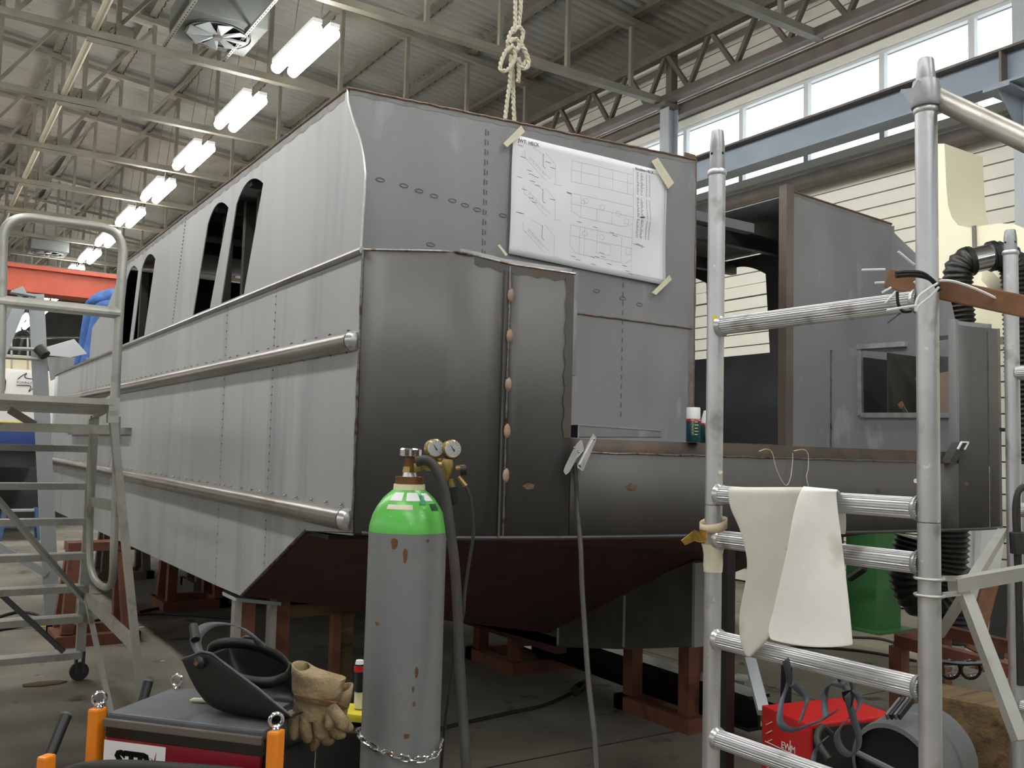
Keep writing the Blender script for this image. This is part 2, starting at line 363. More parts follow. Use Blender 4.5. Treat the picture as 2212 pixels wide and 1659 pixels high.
MB().bb((XC-.008, -4, ZC0+.025), (XC+.008, 40, ZC1-.025)).build('web', M['bluesteel'], cb, smooth=False)
MB().bb((XC-.03, -4, ZC1), (XC+.03, 40, ZC1+.04)).build('rail', M['brownsteel'], cb, smooth=False)
for y in (4.72, 9.93, 15.3): MB().bb((XC-.12, y-.012, ZC0+.025), (XC-.008, y+.012, ZC1-.025)).build('stiffener', M['brownsteel'], cb, smooth=False)
# horizontal rails on the wall
zr = onX(1460.6, 235, 9.4).z
tag(MB().bb((9.32, -6, zr-.16), (9.46, 46, zr-.02)).bb((9.30, -6, zr-.02), (9.48, 46, zr)).build('wall_rail', M['brownsteel'], smooth=False), 'brown steel rail fixed above the window heads', 'rail')
zp = onX(1712, 398, 9.42).z
tag(MB().tube([(9.42, -6, zp), (9.42, 46, zp)], .10, 14).build('wall_pipe', M['brownsteel']), 'brown round pipe running below the window sill', 'pipe')
# --- fluorescent lamps
def lamp(y):
    t = thing('ceiling_lamp', '', 'lamp', (3.9, y, 6.6), 'row of fluorescent ceiling lamps')
    for dx in (-.11, .11):
        MB().tube([(3.9+dx, y-.70, 6.60), (3.9+dx, y+.70, 6.60)], .075, 12).build('lit_tube', M['lampwhite'], t)
        MB().bb((3.9+dx-.06, y-.72, 6.67), (3.9+dx+.06, y+.72, 6.72)).build('housing', M['white'], t, smooth=False)
    for dy in (-.5, .5): MB().tube([(3.9, y+dy, 6.70), (4.05, y+dy, 8.3)], .006, 5).build('hanger', M['truss'], t)
    return t
LY = [10.87+2.64*k for k in range(-1, 9)]
LYB = [10.87+2.64*k for k in range(-6, -1)]
for i, y in enumerate(LY):
    if i == 0: t = lp = lamp(y)
    else: t = copy_tree(lp); t.location = (3.9, y, 6.6)
    t['label'] = '%s double fluorescent lamp in the row, counted from the camera' % ORD[i]
for i, y in enumerate(LYB):
    t = copy_tree(lp); t.location = (3.9, y, 6.6); t['label'] = '%s lamp of the same row overhead, out of the frame towards the camera' % ORD[i]
for j, x in enumerate((-.9,)):
    for i in range(11):
        t = copy_tree(lp); t.location = (x, -5+2.64*i, 6.6); t['label'] = '%s lamp of the parallel lamp row left of the boat, out of the frame' % ORD[i]
# second, distant lamp row seen low under the red crane
for i, (px, py, Y) in enumerate([(115, 640, 30), (88, 672, 33), (60, 688, 36), (50, 703, 38), (30, 715, 41)]):
    p = onY(px, py, Y); t = copy_tree(lp); t.location = p; t['label'] = '%s small lit lamp seen beneath the red crane girder' % ['nearest', 'second', 'third', 'fourth', 'farthest'][i]; t['group'] = 'distant lamps under the crane'
# ================================================================== THE HOUSEBOAT
XL, XR, XM = 1.572, 5.60, 3.59
YB = 3.80                      # back wall of the cabin
ZG = 2.485                     # gunwale
boat = thing('houseboat', 'large unpainted grey steel houseboat hull with cabin standing on brown stands', 'boat', (XM, 8, .45))
def P(name, b, m, parent=boat, **k): return b.build(name, M[m], parent, **k)
# ---- stern wall (plan line, from the left corner to the right corner)
STN = [(1.572, 3.555), (1.68, 3.41), (1.765, 3.30), (1.82, 3.235), (1.90, 3.195), (2.05, 3.155), (2.33, 3.08), (2.7, 3.02), (3.05, 2.975), (3.6, 2.915), (4.1, 2.865), (4.6, 2.825), (5.0, 2.82), (5.16, 2.84), (5.30, 2.90), (5.42, 3.02), (5.52, 3.22), (5.60, 3.5)]
def sty(x):
    for (a, b), (c, d) in zip(STN, STN[1:]):
        if a <= x <= c: return b+(d-b)*(x-a)/(c-a)
    return STN[-1][1]
zb = 1.308
def ztop(x):
    T = [(1.572, ZG), (1.85, 2.455), (2.05, 2.425), (2.33, 2.41)]
    if x > 3.6: x = XL+XR-x
    for (a, b), (c, d) in zip(T, T[1:]):
        if a <= x <= c: return b+(d-b)*(x-a)/(c-a)
    return 2.41
def wall(x0, x1, zf, zl=None):
    xs = sorted(set([x0, x1]+[p[0] for p in STN if x0 < p[0] < x1]+[x0+(x1-x0)*k/6 for k in range(7)]))
    return MB().grid([[V((x, sty(x), zl or zb)) for x in xs], [V((x, sty(x), zf(x))) for x in xs]])
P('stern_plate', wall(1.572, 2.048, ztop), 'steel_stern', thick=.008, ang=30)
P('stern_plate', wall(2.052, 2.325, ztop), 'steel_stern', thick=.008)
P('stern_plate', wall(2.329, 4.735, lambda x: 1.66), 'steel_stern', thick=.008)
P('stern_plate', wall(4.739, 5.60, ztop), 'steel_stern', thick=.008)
def vseam(x, y, z0, z1, r=.006, m='weld'):
    pts = [V((x+random.uniform(-.001, .001), y, z0+(z1-z0)*i/24)) for i in range(25)]
    return P('weld_seam', MB().tube(pts, r, 6, rs=[r*random.uniform(.6, 1.25) for _ in pts]), m)
vseam(2.05, sty(2.05)-.004, zb, 2.42, .007); vseam(5.03, sty(5.03)-.004, zb, 1.65, .005, 'tint'); vseam(5.03, sty(5.03)-.004, 1.66, 2.40, .004, 'steel_dark'); vseam(1.570, 3.552, zb, ZG, .007)
for dx in (-.022, .022): P('seam_strip', MB().bb((2.05+dx-.004, sty(2.05)-.0062, zb), (2.05+dx+.004, sty(2.05)-.003, 2.40)), 'tint2')
for z in (2.30, 2.13, 1.93, 1.74, 1.56):
    c = V((2.055, sty(2.05)-.006, z)); b = MB(); b.lathe(c, [(.001, .009), (.012, .008), (.022, .003), (.024, 0)], 10, (0, -1, 0)); b.v = [V((c.x+(p.x-c.x)*.7, p.y, c.z+(p.z-c.z)*1.3)) for p in b.v]
    P('ground_spot', b, 'groundspot')
# stern edges: coaming strips, channel lip and beads
xs = [1.86+(2.33-1.86)*k/8 for k in range(9)]
P('coaming_strip', MB().grid([[V((x, sty(x)+.022, ztop(x)-.04)) for x in xs], [V((x, sty(x)+.022, ztop(x)+.026)) for x in xs]]), 'steel', thick=.012)
P('edge_flange', MB().bb((2.322, sty(2.33)-.004, 1.98), (2.346, sty(2.33)+.035, 2.425)), 'steel', bevel=.005)
xs = [4.75+(5.15-4.75)*k/6 for k in range(7)]
P('coaming_strip', MB().grid([[V((x, sty(x)+.03, ztop(x)-.05)) for x in xs], [V((x, sty(x)+.03, ztop(x)+.03)) for x in xs]]), 'steel', thick=.012)
P('edge_flange', MB().bb((4.715, sty(4.74)-.006, 1.70), (4.745, sty(4.74)+.04, 2.44)), 'steel', bevel=.006)
P('edge_bead', MB().tube([(x, sty(x)-.003, ztop(x)+.002) for x in [1.572+(2.33-1.572)*k/20 for k in range(21)]], .006, 6), 'weld')
xl = [2.34+(4.72-2.34)*k/24 for k in range(25)]
P('stern_channel', MB().grid([[V((x, sty(x)+.03, 1.64)) for x in xl], [V((x, sty(x)+.045, 1.655)) for x in xl], [V((x, sty(x)+.05, 1.72)) for x in xl]]), 'channel', thick=.008)
P('edge_bead', MB().tube([(x, sty(x)-.002, 1.661+.002*math.sin(k*2.3)) for k, x in enumerate(xl)], .005, 6), 'weld')
P('edge_bead', MB().tube([(x, sty(x)-.003, zb) for x in [1.60+(5.55-1.60)*k/40 for k in range(41)]], .009, 6), 'steel_dark')
P('deck_plate', MB().plate([(1.6, 3.9), (1.6, 3.6), (1.95, 3.25), (2.4, 3.16), (4.0, 2.96), (5.1, 2.93), (5.5, 3.3), (5.56, 3.9)], [], .01, lambda u, v, w_: V((u, v, 1.70+w_))), 'steel')
# ---- hull side (left)
def side(poly, X=XL, t=.008, m='steel_side', name='side_plate', holes=()):
    return P(name, MB().plate(poly, holes, t, lambda u, v, w_: V((X+w_, u, v))), m, smooth=False)
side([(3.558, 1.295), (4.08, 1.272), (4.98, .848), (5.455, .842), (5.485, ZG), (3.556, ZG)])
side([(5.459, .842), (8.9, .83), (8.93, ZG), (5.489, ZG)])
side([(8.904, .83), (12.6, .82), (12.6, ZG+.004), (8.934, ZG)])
BOW = [(1.572, 12.6), (1.60, 13.1), (1.70, 13.6), (1.95, 14.1), (2.4, 14.5), (3.0, 14.75), (3.59, 14.82)]
BOWR = BOW+[(2*XM-x, y) for x, y in reversed(BOW[:-1])]
P('bow_plate', MB().grid([[V((x+(.0 if z > 1.3 else .05)*(1 if x < XM else -1), y-(1.5-z if z < 1.5 else 0)*.5*(y-12.6)/2.2, z)) for x, y in BOWR] for z in (.84, 1.2, 1.5, 2.49)]), 'steel_side', thick=.008)
side([(3.556, 1.295), (4.08, 1.272), (4.98, .848), (12.6, .82), (12.6, ZG), (3.556, ZG)], XR-.008, m='steel')
def dots(pts, r=.006):
    b = MB()
    for p in pts: b.lathe(p, [(.001, .004), (r*.8, .003), (r, 0)], 6, (-1, 0, 0))
    return b
for ya, yb_, z0, z1 in ((5.456, 5.487, .85, 2.47), (8.9, 8.93, .85, 2.47), (4.62, 4.63, 1.02, 2.47)):
    n = 34; o = P('tack_welds', dots([V((XL-.001, ya+(yb_-ya)*i/n, z0+(z1-z0)*i/n)) for i in range(n+1)], .005), 'weld'); o['kind'] = 'stuff'
    P('weld_seam', MB().tube([(XL+.002, ya, z0), (XL+.002, yb_, z1)], .003, 5), 'pipe')
for yy in (4.05, 4.95, 6.4, 7.3, 8.1): P('scribe_line', MB().tube([(XL+.0012, yy, .9 if yy > 5 else 1.3), (XL+.0012, yy+.03, 2.46)], .0016, 4), 'steel')
# rub rails and gunwale rail
def rail(pts, r, m='pipe', n=16): return P('rub_rail', MB().tube(pts, r, n), m)
rail([(XL-.012, 3.60, 2.105), (XL-.012, 8, 2.115), (XL-.012, 11.3, 2.13), (XL+.03, 11.7, 2.13)], .043)
rail([(XL-.012, 3.60, 1.358), (XL-.012, 8, 1.382), (XL-.012, 12.6, 1.41)]+[(x-.012, y, 1.415) for x, y in BOW[1:4]], .047)
for z, r in ((2.105, .043), (1.358, .047)):
    b = MB(); b.lathe((XL-.012, 3.602, z), [(r*1.0, 0), (r*.97, .02), (r*.8, .035), (r*.3, .042)], 16, (.25, -1, 0)); P('rail_end_cap', b, 'bright')
P('gunwale_rail', MB().tube([(XL-.006, 3.55, ZG), (XL-.006, 8, ZG), (XL-.006, 12.6, ZG+.004)]+[(x-.004, y, ZG+.008) for x, y in BOW[1:]], .015, 8), 'pipe')
b = MB()
for z, r in ((2.108, .043), (1.365, .047)):
    for i in range(46):
        y = 3.68+i*.17; k = (y-3.6)/9
        for s in (1, -1): b.lathe((XL-.003-.004*s, y+random.uniform(-.02, .02), z+k*.04+s*(r+.001)), [(.001, .007), (.007, .004), (.008, 0)], 6, (-.5, 0, s))
o = P('rail_tack_welds', b, 'weld'); o['kind'] = 'stuff'
P('side_bracket', MB().bb((XL-.05, 8.05, 1.72), (XL, 11.2, 1.775)), 'pipe')
# ---- bottom
pr = 'primer'
A = V((XL+.008, 4.08, 1.27)); B_ = V((XL+.008, 4.98, .85)); C = V((XM, 3.35, 1.14)); D = V((XM, 4.65, .52))
mir = lambda p: V((2*XM-p.x, p.y, p.z))
for f in (lambda p: p, mir):
    P('stern_ramp', MB().quad(f(A), f(B_), f(D), f(C), .01, (0, .3, 1)), pr)
    bb = [f(B_), f(D), V((XM, 13.4, .6)), f(V((XL+.01, 12.6, .83)))]
    P('bottom_plate', MB().quad(*bb, .01, (0, 0, 1)), pr)
b = MB(); xs = [p[0] for p in STN]; low = []; up = []
for x, y in STN:
    k = min(1, max(0, (x-XL)/(XM-XL))) if x < XM else min(1, max(0, (XR-x)/(XR-XM)))
    low.append(V((x, y+.004, zb))); up.append(A.lerp(C, k) if x < XM else mir(A).lerp(C, k)); up[-1].x = x
P('counter_plate', MB().grid([low, up]), pr, thick=.008)
P('ramp_seam', MB().tube([A+V((-.004, 0, .004)), B_+V((-.004, 0, 0))], .008, 6), 'weld')
sk = P('skeg', MB().plate([(3.44, .70), (3.44, 1.13), (4.35, .76), (5.2, .52), (5.98, .447), (4.578, .486), (3.96, .59)], [], .07, lambda u, v, w_: V((3.40+w_, u, v))), 'olive', smooth=False)
P('skeg_edge', MB().bb((3.395, 3.425, .70), (3.475, 3.445, 1.12)), 'steel', sk, smooth=False)
for y, z0, z1 in ((3.97, .60, .88), (4.58, .50, .70)): P('skeg_weld', MB().tube([(3.398, y, z0), (3.398, y, z1)], .008, 6), 'steel', sk)
P('keel_bar', MB().bar((XM-.15, 4.6, .49), (XM-.15, 13.2, .49), .08, .1), 'primer')
# ---- cabin side with slanted arched windows
def win(bl, br, tl, tr, rise, n=10):
    out = [bl, br, tr]
    for i in range(1, n):
        t = i/n; u = tr[0]+(tl[0]-tr[0])*t; v = tr[1]+(tl[1]-tr[1])*t; out.append((u, v+rise*4*t*(1-t)*(1+.3*(t-.5))))
    return out+[tl]
W1 = win((5.66, 2.515), (5.205, 2.515), (5.44, 3.085), (4.95, 3.10), .085)
W2 = win((6.31, 2.515), (5.90, 2.515), (6.06, 3.085), (5.60, 3.10), .085)
W3 = win((8.24, 2.515), (7.80, 2.515), (8.05, 3.085), (7.55, 3.10), .085)
W4 = win((8.86, 2.515), (8.38, 2.515), (8.66, 3.085), (8.18, 3.10), .085)
wing = [onX(*q, XL+.005) for q in [(751, 192), (753, 222), (764, 258.5), (779, 302), (786, 338), (789.6, 374), (787.8, 417.6), (784, 468), (780, 534)]]
aft = [(p.y, p.z) for p in reversed(wing)]; ZR = wing[0].z
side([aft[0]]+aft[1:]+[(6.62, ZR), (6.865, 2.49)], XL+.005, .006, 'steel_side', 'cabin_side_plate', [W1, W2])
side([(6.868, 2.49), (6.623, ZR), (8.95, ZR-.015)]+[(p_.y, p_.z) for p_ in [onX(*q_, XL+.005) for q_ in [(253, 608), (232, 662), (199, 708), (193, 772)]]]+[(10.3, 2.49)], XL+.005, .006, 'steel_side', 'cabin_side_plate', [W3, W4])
n = 30; o = P('tack_welds', dots([V((XL+.003, 6.625+.24*i/n, ZR-(ZR-2.5)*i/n)) for i in range(n+1)], .006), 'weld'); o['kind'] = 'stuff'
P('wing_edge', MB().tube(wing, .005, 6), 'bright')
P('roof_edge_bead', MB().tube([(XL+.006, 3.80+5.5*i/60, ZR+.001+random.uniform(-.002, .002)) for i in range(61)], .008, 6), 'rustweld')
for y in (5.3, 5.55, 6.0, 7.9, 8.5): P('window_stiffener', MB().bb((XL+.10, y, 1.9), (XL+.16, y+.05, 3.15)), 'olive', smooth=False)
# right cabin side, windows seen through the door
r1 = [onX(*q, XR) for q in [(1563, 790), (1665, 779), (1655, 592), (1563, 592)]]
r2 = [onX(*q, XR) for q in [(1440, 805), (1530, 793), (1527, 612), (1440, 612)]]
def rw(c): c = [(p.y, p.z) for p in c]; return win(c[0], c[1], c[3], c[2], .06)
rwing = [onX(*q, XR) for q in [(1932, 488), (1932, 503), (1977, 546), (2020, 598), (2054, 650), (2070, 717)]]
side([(rwing[-1].y, 2.36)]+[(p.y, p.z) for p in reversed(rwing)]+[(9.0, rwing[0].z), (9.6, 2.955), (10.3, 2.80), (10.3, 2.40), (3.8, 2.40)], XR-.006, .006, 'steel', 'cabin_side_plate', [rw(r1), rw(r2)])
# ---- cabin back wall
def back(poly, holes=(), name='cabin_back_plate', m='steel', Y=YB, t=.008): return P(name, MB().plate(poly, holes, t, lambda u, v, w_: V((u, Y+w_, v))), m, smooth=False)
zt = lambda x: 3.268+(3.373-3.268)*(x-XL)/(3.735-XL) if x < 3.735 else 3.373-(x-3.735)*.042
back([(XL+.012, 2.387), (XL+.012, zt(XL)), (3.735, zt(3.735)), (3.735, 2.387)])
back([(XL+.012, 1.71), (XL+.012, 2.384), (3.735, 2.384), (3.735, 1.71)])
back([(4.575, 1.71), (4.575, zt(4.575)), (5.594, zt(5.6)), (5.594, 1.71)])
P('weld_seam', MB().tube([(XL+.02+(3.73-XL)*i/60, YB-.002, 2.3855+random.uniform(-.0015, .0015)) for i in range(60)], .005, 6), 'rustweld')
P('roof_edge_bead', MB().tube([(XL+(3.735-XL)*i/60, YB, zt(XL+(3.735-XL)*i/60)+random.uniform(-.002, .002)) for i in range(61)], .007, 6), 'rustweld')
P('roof_edge_bead', MB().tube([(4.58+(5.594-4.58)*i/30, YB, zt(4.58+(5.594-4.58)*i/30)) for i in range(31)], .007, 6), 'rustweld')
vseam(3.737, YB, 1.72, 3.37, .006, 'rustweld'); vseam(4.572, YB-.002, 1.72, 3.33, .006, 'weld')
b = MB()
for i in range(16):
    z = 2.46+i*.05; b.bb((2.303, YB-.0025, z), (2.309, YB, z+.028)).bb((2.318, YB-.0025, z+.004), (2.323, YB, z+.024)).bb((3.20, YB-.0025, z-.6), (3.206, YB, z-.575))
for x, z in ((1.75, 2.88), (1.87, 2.875), (1.95, 2.865), (2.03, 2.855), (2.13, 2.85), (2.2, 2.84), (2.27, 2.83), (2.42, 2.825), (2.5, 2.82), (3.02, 2.52), (3.2, 2.5), (3.32, 2.48), (2.02, 2.62)):
    b.tube([V((x+.022*math.cos(a*.785), YB-.001, z+.009*math.sin(a*.785))) for a in range(8)], .0018, 4, closed=True)
o = P('chalk_marks', b, 'chalk'); o['kind'] = 'stuff'
# door frame
P('door_jamb', MB().bb((4.505, YB-.012, 1.71), (4.572, YB+.05, 3.37)), 'brownsteel', smooth=False)
P('door_jamb', MB().bb((3.737, YB+.01, 1.71), (3.75, YB+.06, 3.36)), 'steel_dark', smooth=False)
P('door_sill', MB().bb((3.74, YB-.01, 1.705), (4.57, YB+.05, 1.745)), 'rustweld', smooth=False)
P('door_lintel', MB().bb((3.745, YB+.25, 3.11), (4.505, YB+.31, 3.17)), 'steel', smooth=False)
for y in (4.5, 5.2, 5.9, 6.6, 7.3): P('roof_beam', MB().bb((XL+.02, y, 3.15), (XR-.02, y+.06, 3.24)), 'steel_dark', smooth=False)
P('roof_bracket', MB().bb((3.66, YB+.01, 3.36), (3.74, YB+.02, 3.405)), 'rustweld', smooth=False)
rx = [XL+.01, 2.6, 3.735, 4.6, XR-.01]
P('cabin_roof', MB().grid([[V((x, y, zt(x)-.005+(ZR-zt(XL)))) for x in rx] for y in (4.62, 8.95)]), 'steel', thick=.008)
P('roof_flap', MB().grid([[V((x, y, zt(x)-.005)) for x in rx[:3]] for y in (YB+.01, 4.62)]), 'steel', thick=.008)
P('roof_flap', MB().grid([[V((x, y, zt(x)-.005)) for x in rx[3:]] for y in (YB+.01, 4.62)]), 'steel', thick=.008)
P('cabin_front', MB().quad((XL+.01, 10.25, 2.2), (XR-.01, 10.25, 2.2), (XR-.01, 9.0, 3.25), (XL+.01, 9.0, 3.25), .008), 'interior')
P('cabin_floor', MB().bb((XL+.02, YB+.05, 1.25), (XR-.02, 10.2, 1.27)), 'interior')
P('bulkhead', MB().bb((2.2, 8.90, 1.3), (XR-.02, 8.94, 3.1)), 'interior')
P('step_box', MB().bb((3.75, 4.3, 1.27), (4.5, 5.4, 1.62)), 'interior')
P('bow_deck', MB().plate([(1.6, 10.2), (1.6, 12.6), (1.72, 13.5), (2.4, 14.4), (3.59, 14.7), (4.78, 14.4), (5.46, 13.5), (5.58, 12.6), (5.58, 10.2)], [], .01, lambda u, v, w_: V((u, v, 2.33+w_))), 'steel')
pb = [onX(*q, 1.75) for q in [(109, 822), (101, 772), (200, 772), (200, 779)]]
P('bow_coaming', MB().plate([(p.y, p.z) for p in pb], [], .01, lambda u, v, w_: V((1.75+w_, u, v))), 'steel')
# ---- locker on the right of the aft deck
XK = 4.948
lk = [onX(*q, XK) for q in [(1795, 757), (1850, 752), (2075, 800)]]
op = [onX(*q, XK) for q in [(1862, 897), (2062, 897), (2066, 772), (1860, 757)]]
zk = lk[0].z
yE = sty(5.1)+.02
P('locker_side', MB().plate([(YB, 1.71), (yE, 1.71), (yE, zk), (YB, zk)], [[(p.y, p.z) for p in op]], .006, lambda u, v, w_: V((XK+w_, u, v))), 'steel', smooth=False)
b = MB(); q = [V((XK-.012, p.y, p.z)) for p in op]
for i, w_ in ((0, .014), (3, .022)): b.bar(q[i], q[(i+1) % 4], .03, w_, (1, 0, 0))
b.bar(q[3]+V((0, .01, .02)), q[3]+V((0, -.32, .012)), .03, .04, (1, 0, 0))
P('hatch_frame', b, 'bright', smooth=False)
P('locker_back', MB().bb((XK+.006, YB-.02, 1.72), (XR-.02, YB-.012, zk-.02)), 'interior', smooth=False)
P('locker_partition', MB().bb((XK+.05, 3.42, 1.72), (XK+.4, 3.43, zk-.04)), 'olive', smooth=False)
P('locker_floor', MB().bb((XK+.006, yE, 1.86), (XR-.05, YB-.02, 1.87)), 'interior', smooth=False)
vseam(XK-.003, YB-.004, 1.72, zk, .005, 'weld')

# brown heat tint along the welded edges
n_ = 40; xs = [XL+.02+(3.73-XL-.02)*k/n_ for k in range(n_+1)]
P('heat_tint', MB().grid([[V((x, YB-.0012, zt(x)-.022-.010*math.sin(x*23)**2)) for x in xs], [V((x, YB-.0012, zt(x)-.002)) for x in xs]]), 'tint')
xs = [4.59+(5.58-4.59)*k/20 for k in range(21)]
P('heat_tint', MB().grid([[V((x, YB-.0012, zt(x)-.02-.008*math.sin(x*23)**2)) for x in xs], [V((x, YB-.0012, zt(x)-.002)) for x in xs]]), 'tint')
ys = [3.84+(8.9-3.84)*k/70 for k in range(71)]
P('heat_tint', MB().grid([[V((XL+.004, y, ZR-.035-.016*math.sin(y*17)**2)) for y in ys], [V((XL+.004, y, ZR-.002)) for y in ys]]), 'tint')
zs = [1.72+(2.40-1.72)*k/24 for k in range(25)]
P('heat_tint', MB().grid([[V((2.295-.012*math.sin(z*31)**2, sty(2.3)-.0055, z)) for z in zs], [V((2.325, sty(2.325)-.0055, z)) for z in zs]]), 'tint2')
P('heat_tint', MB().grid([[V((x, sty(x)-.0055, ztop(x)-.03-.012*math.sin(x*40)**2)) for x in [1.9+.42*k/16 for k in range(17)]], [V((x, sty(x)-.0055, ztop(x)-.002)) for x in [1.9+.42*k/16 for k in range(17)]]]), 'tint2')
P('heat_tint', MB().grid([[V((3.70-.01*math.sin(z*27)**2, YB-.0012, z)) for z in zs], [V((3.733, YB-.0012, z)) for z in zs]]), 'tint')
for px_, py_, r_ in ((1137, 1050, .022), (1365, 1052, .026), (1910, 1060, .02), (2080, 1045, .02)):
    xq = onY(px_, py_, 3.05).x; c_ = onY(px_, py_, sty(xq)-.006); b = MB(); b.add([V((c_.x+r_*math.cos(a*.45)*(1+.3*math.sin(a*2.1)), 0, c_.z+r_*.6*math.sin(a*.45))) for a in range(14)], [tuple(range(14))])
    b.v = [V((p.x, sty(p.x)-.006, p.z)) for p in b.v]; P('scorch_spot', b, 'rustweld')
# ================================================================== ON THE BOAT: drawing, rope, cans, clamp
def text(txt, size, mt, name, parent, o, ux, uy, depth=.0006, bold=0):
    """lettering: o = lower-left corner, ux / uy = directions of writing and of height"""
    cu = bpy.data.curves.new(name, 'FONT'); cu.body = txt; cu.size = size; cu.extrude = depth; cu.resolution_u = 2; cu.offset = bold
    t = bpy.data.objects.new(name, cu); COL.objects.link(t); dg = bpy.context.evaluated_depsgraph_get(); me = bpy.data.meshes.new_from_object(t.evaluated_get(dg))
    bpy.data.objects.remove(t); ux = V(ux).normalized(); uy = V(uy).normalized(); uz = ux.cross(uy); base = ORG[parent.as_pointer()]
    for v in me.vertices: v.co = V(o) + ux*v.co.x + uy*v.co.y + uz*v.co.z - base
    me.materials.append(mt); ob = bpy.data.objects.new(name, me); COL.objects.link(ob); ob.parent = parent; ORG[ob.as_pointer()] = base; return ob
YP = YB-.012
q = [onY(*p, YP) for p in [(1107, 290), (1440, 372), (1436, 617), (1098, 548)]]     # tl tr br bl
po = thing('construction_drawing', 'large white construction drawing taped to the grey cabin back wall', 'drawing', (q[3]+q[2])/2)
def pp(u, v, d=0):
    a = q[3].lerp(q[2], u); b_ = q[0].lerp(q[1], u); p = a.lerp(b_, v)
    wv = .003*math.sin(u*9+v*3)+.003*math.sin(v*7-u*4)+(.012*math.exp(-((u-.86)**2+(v-.55)**2)/.006))
    return V((p.x, p.y-.004-wv-d, p.z))
MB().grid([[pp(i/24, j/18) for i in range(25)] for j in range(19)]).build('sheet', M['paper'], po, thick=.0006)
def lines(segs, wd, m, nm):
    b = MB()
    for s in segs:
        for (u0, v0), (u1, v1) in zip(s, s[1:]):
            n = max(1, int(((u1-u0)**2+(v1-v0)**2)**.5/.06))
            for i in range(n):
                a = pp(u0+(u1-u0)*i/n, v0+(v1-v0)*i/n, .0014); c = pp(u0+(u1-u0)*(i+1)/n, v0+(v1-v0)*(i+1)/n, .0014); d = (c-a); nn = V((-d.z, 0, d.x))
                if nn.length < 1e-7: continue
                nn.normalize(); nn *= wd/2; b.add([a-nn, a+nn, c+nn, c-nn], [(0, 1, 2, 3)])
    o = b.build(nm, m, po, smooth=False); o['kind'] = 'stuff'
rect = lambda u0, v0, u1, v1: [(u0, v0), (u1, v0), (u1, v1), (u0, v1), (u0, v0)]
L = [rect(.36, .72, .76, .90), [(.36, .82), (.76, .82)], rect(.76, .04, .985, .96), [(.42, .72), (.42, .90)], [(.53, .72), (.53, .90)], [(.62, .72), (.62, .90)], [(.72, .72), (.72, .90)],
     [(.36, .62), (.76, .62), (.76, .47), (.70, .43), (.42, .43), (.36, .47), (.36, .62)], [(.42, .43), (.42, .62)], [(.52, .43), (.52, .53)], [(.62, .43), (.62, .53)], [(.36, .53), (.76, .53)], rect(.42, .55, .445, .58), rect(.70, .46, .73, .50),
     [(.36, .35), (.76, .35), (.76, .16), (.72, .12), (.40, .12), (.36, .17), (.36, .35)], [(.42, .12), (.42, .35)], [(.45, .12), (.45, .35)], [(.53, .2), (.53, .35)], rect(.53, .16, .62, .25), [(.69, .12), (.69, .35)], [(.36, .26), (.76, .26)], rect(.72, .2, .75, .26)]
for k, v in enumerate((.83, .53, .22)):
    L += [[(.10, v+.02), (.23, v-.13)], [(.085, v-.01), (.21, v-.16)], [(.07, v+.06), (.075, v-.01), (.09, v-.02)], [(.20, v+.08), (.26, v), (.262, v-.17)], [(.12, v+.10), (.19, v+.06)], [(.25, v-.17), (.30, v-.165)]]
    L += [[(.11+.02*i, v+.008-.022*i), (.10+.02*i, v-.005-.022*i), (.118+.02*i, v-.02-.022*i)] for i in range(5)]
for cx, cy in ((.45, .58), (.555, .555), (.66, .53), (.45, .30), (.56, .30)): L.append([(cx+.016*math.cos(a*.63), cy+.022*math.sin(a*.63)) for a in range(11)])
lines(L, .0011, M['ink'], 'drawing_lines')
D2 = [[(.185, v+.07), (.185, v-.035), (.20, v-.05)] for v in (.83, .53, .22)]
for i in range(46):
    v = .93-i*.0125
    if i in (16, 17, 32): continue
    D2 += [[(.785, v), (.785+random.uniform(.008, .018), v)], [(.812, v), (.812+random.uniform(.008, .02), v)], [(.85, v), (.858, v)], [(.872, v), (.88, v)]]
for u, v in ((.05, .83), (.09, .73), (.1, .70), (.13, .69), (.06, .56), (.1, .50), (.12, .47), (.14, .62), (.11, .645), (.23, .53), (.23, .8), (.2, .84), (.4, .39), (.5, .375), (.61, .36), (.63, .34), (.37, .09), (.4, .07), (.5, .06), (.55, .17), (.49, .12), (.52, .13), (.56, .14), (.6, .09), (.7, .1), (.72, .06), (.74, .04), (.33, .62), (.335, .615), (.79, .31), (.03, .92), (.03, .655), (.03, .355), (.045, .355)): D2.append([(u, v), (u+.03, v-.004)])
D2 += [[(.83, .31), (.83, .28)], [(.77, .305), (.85, .295)]]
lines(D2, .0022, M['inkdark'], 'drawing_notes')
text('JWT: HECK', .026, M['inkdark'], 'lettering', po, pp(.03, .945, .002), q[1]-q[0], (0, 0, 1)); None
text('Stückliste HECK', .02, M['inkdark'], 'lettering', po, pp(.775, .955, .002), q[1]-q[0], (0, 0, 1)); None
b = MB(); c = pp(.80, .545, .003); b.add([c, pp(.835, .55, .004), pp(.845, .562, .005), pp(.83, .54, .004), pp(.81, .535, .003)], [(0, 1, 2, 3, 4)]); b.build('tear', M['steel_dark'], po)
for pts in ([(1087, 310), (1126, 271), (1134, 285), (1095, 318)], [(1407, 348), (1421, 341), (1456, 395), (1443, 408)], [(1408, 632), (1446, 594), (1451, 604), (1417, 637)], [(1075, 530), (1079, 528), (1097, 550), (1092, 553)]):
    c = [onY(x, y, YP-.020) for x, y in pts]; MB().quad(*c, .0008, (0, -1, 0)).build('tape', M['tape'], po, smooth=False)
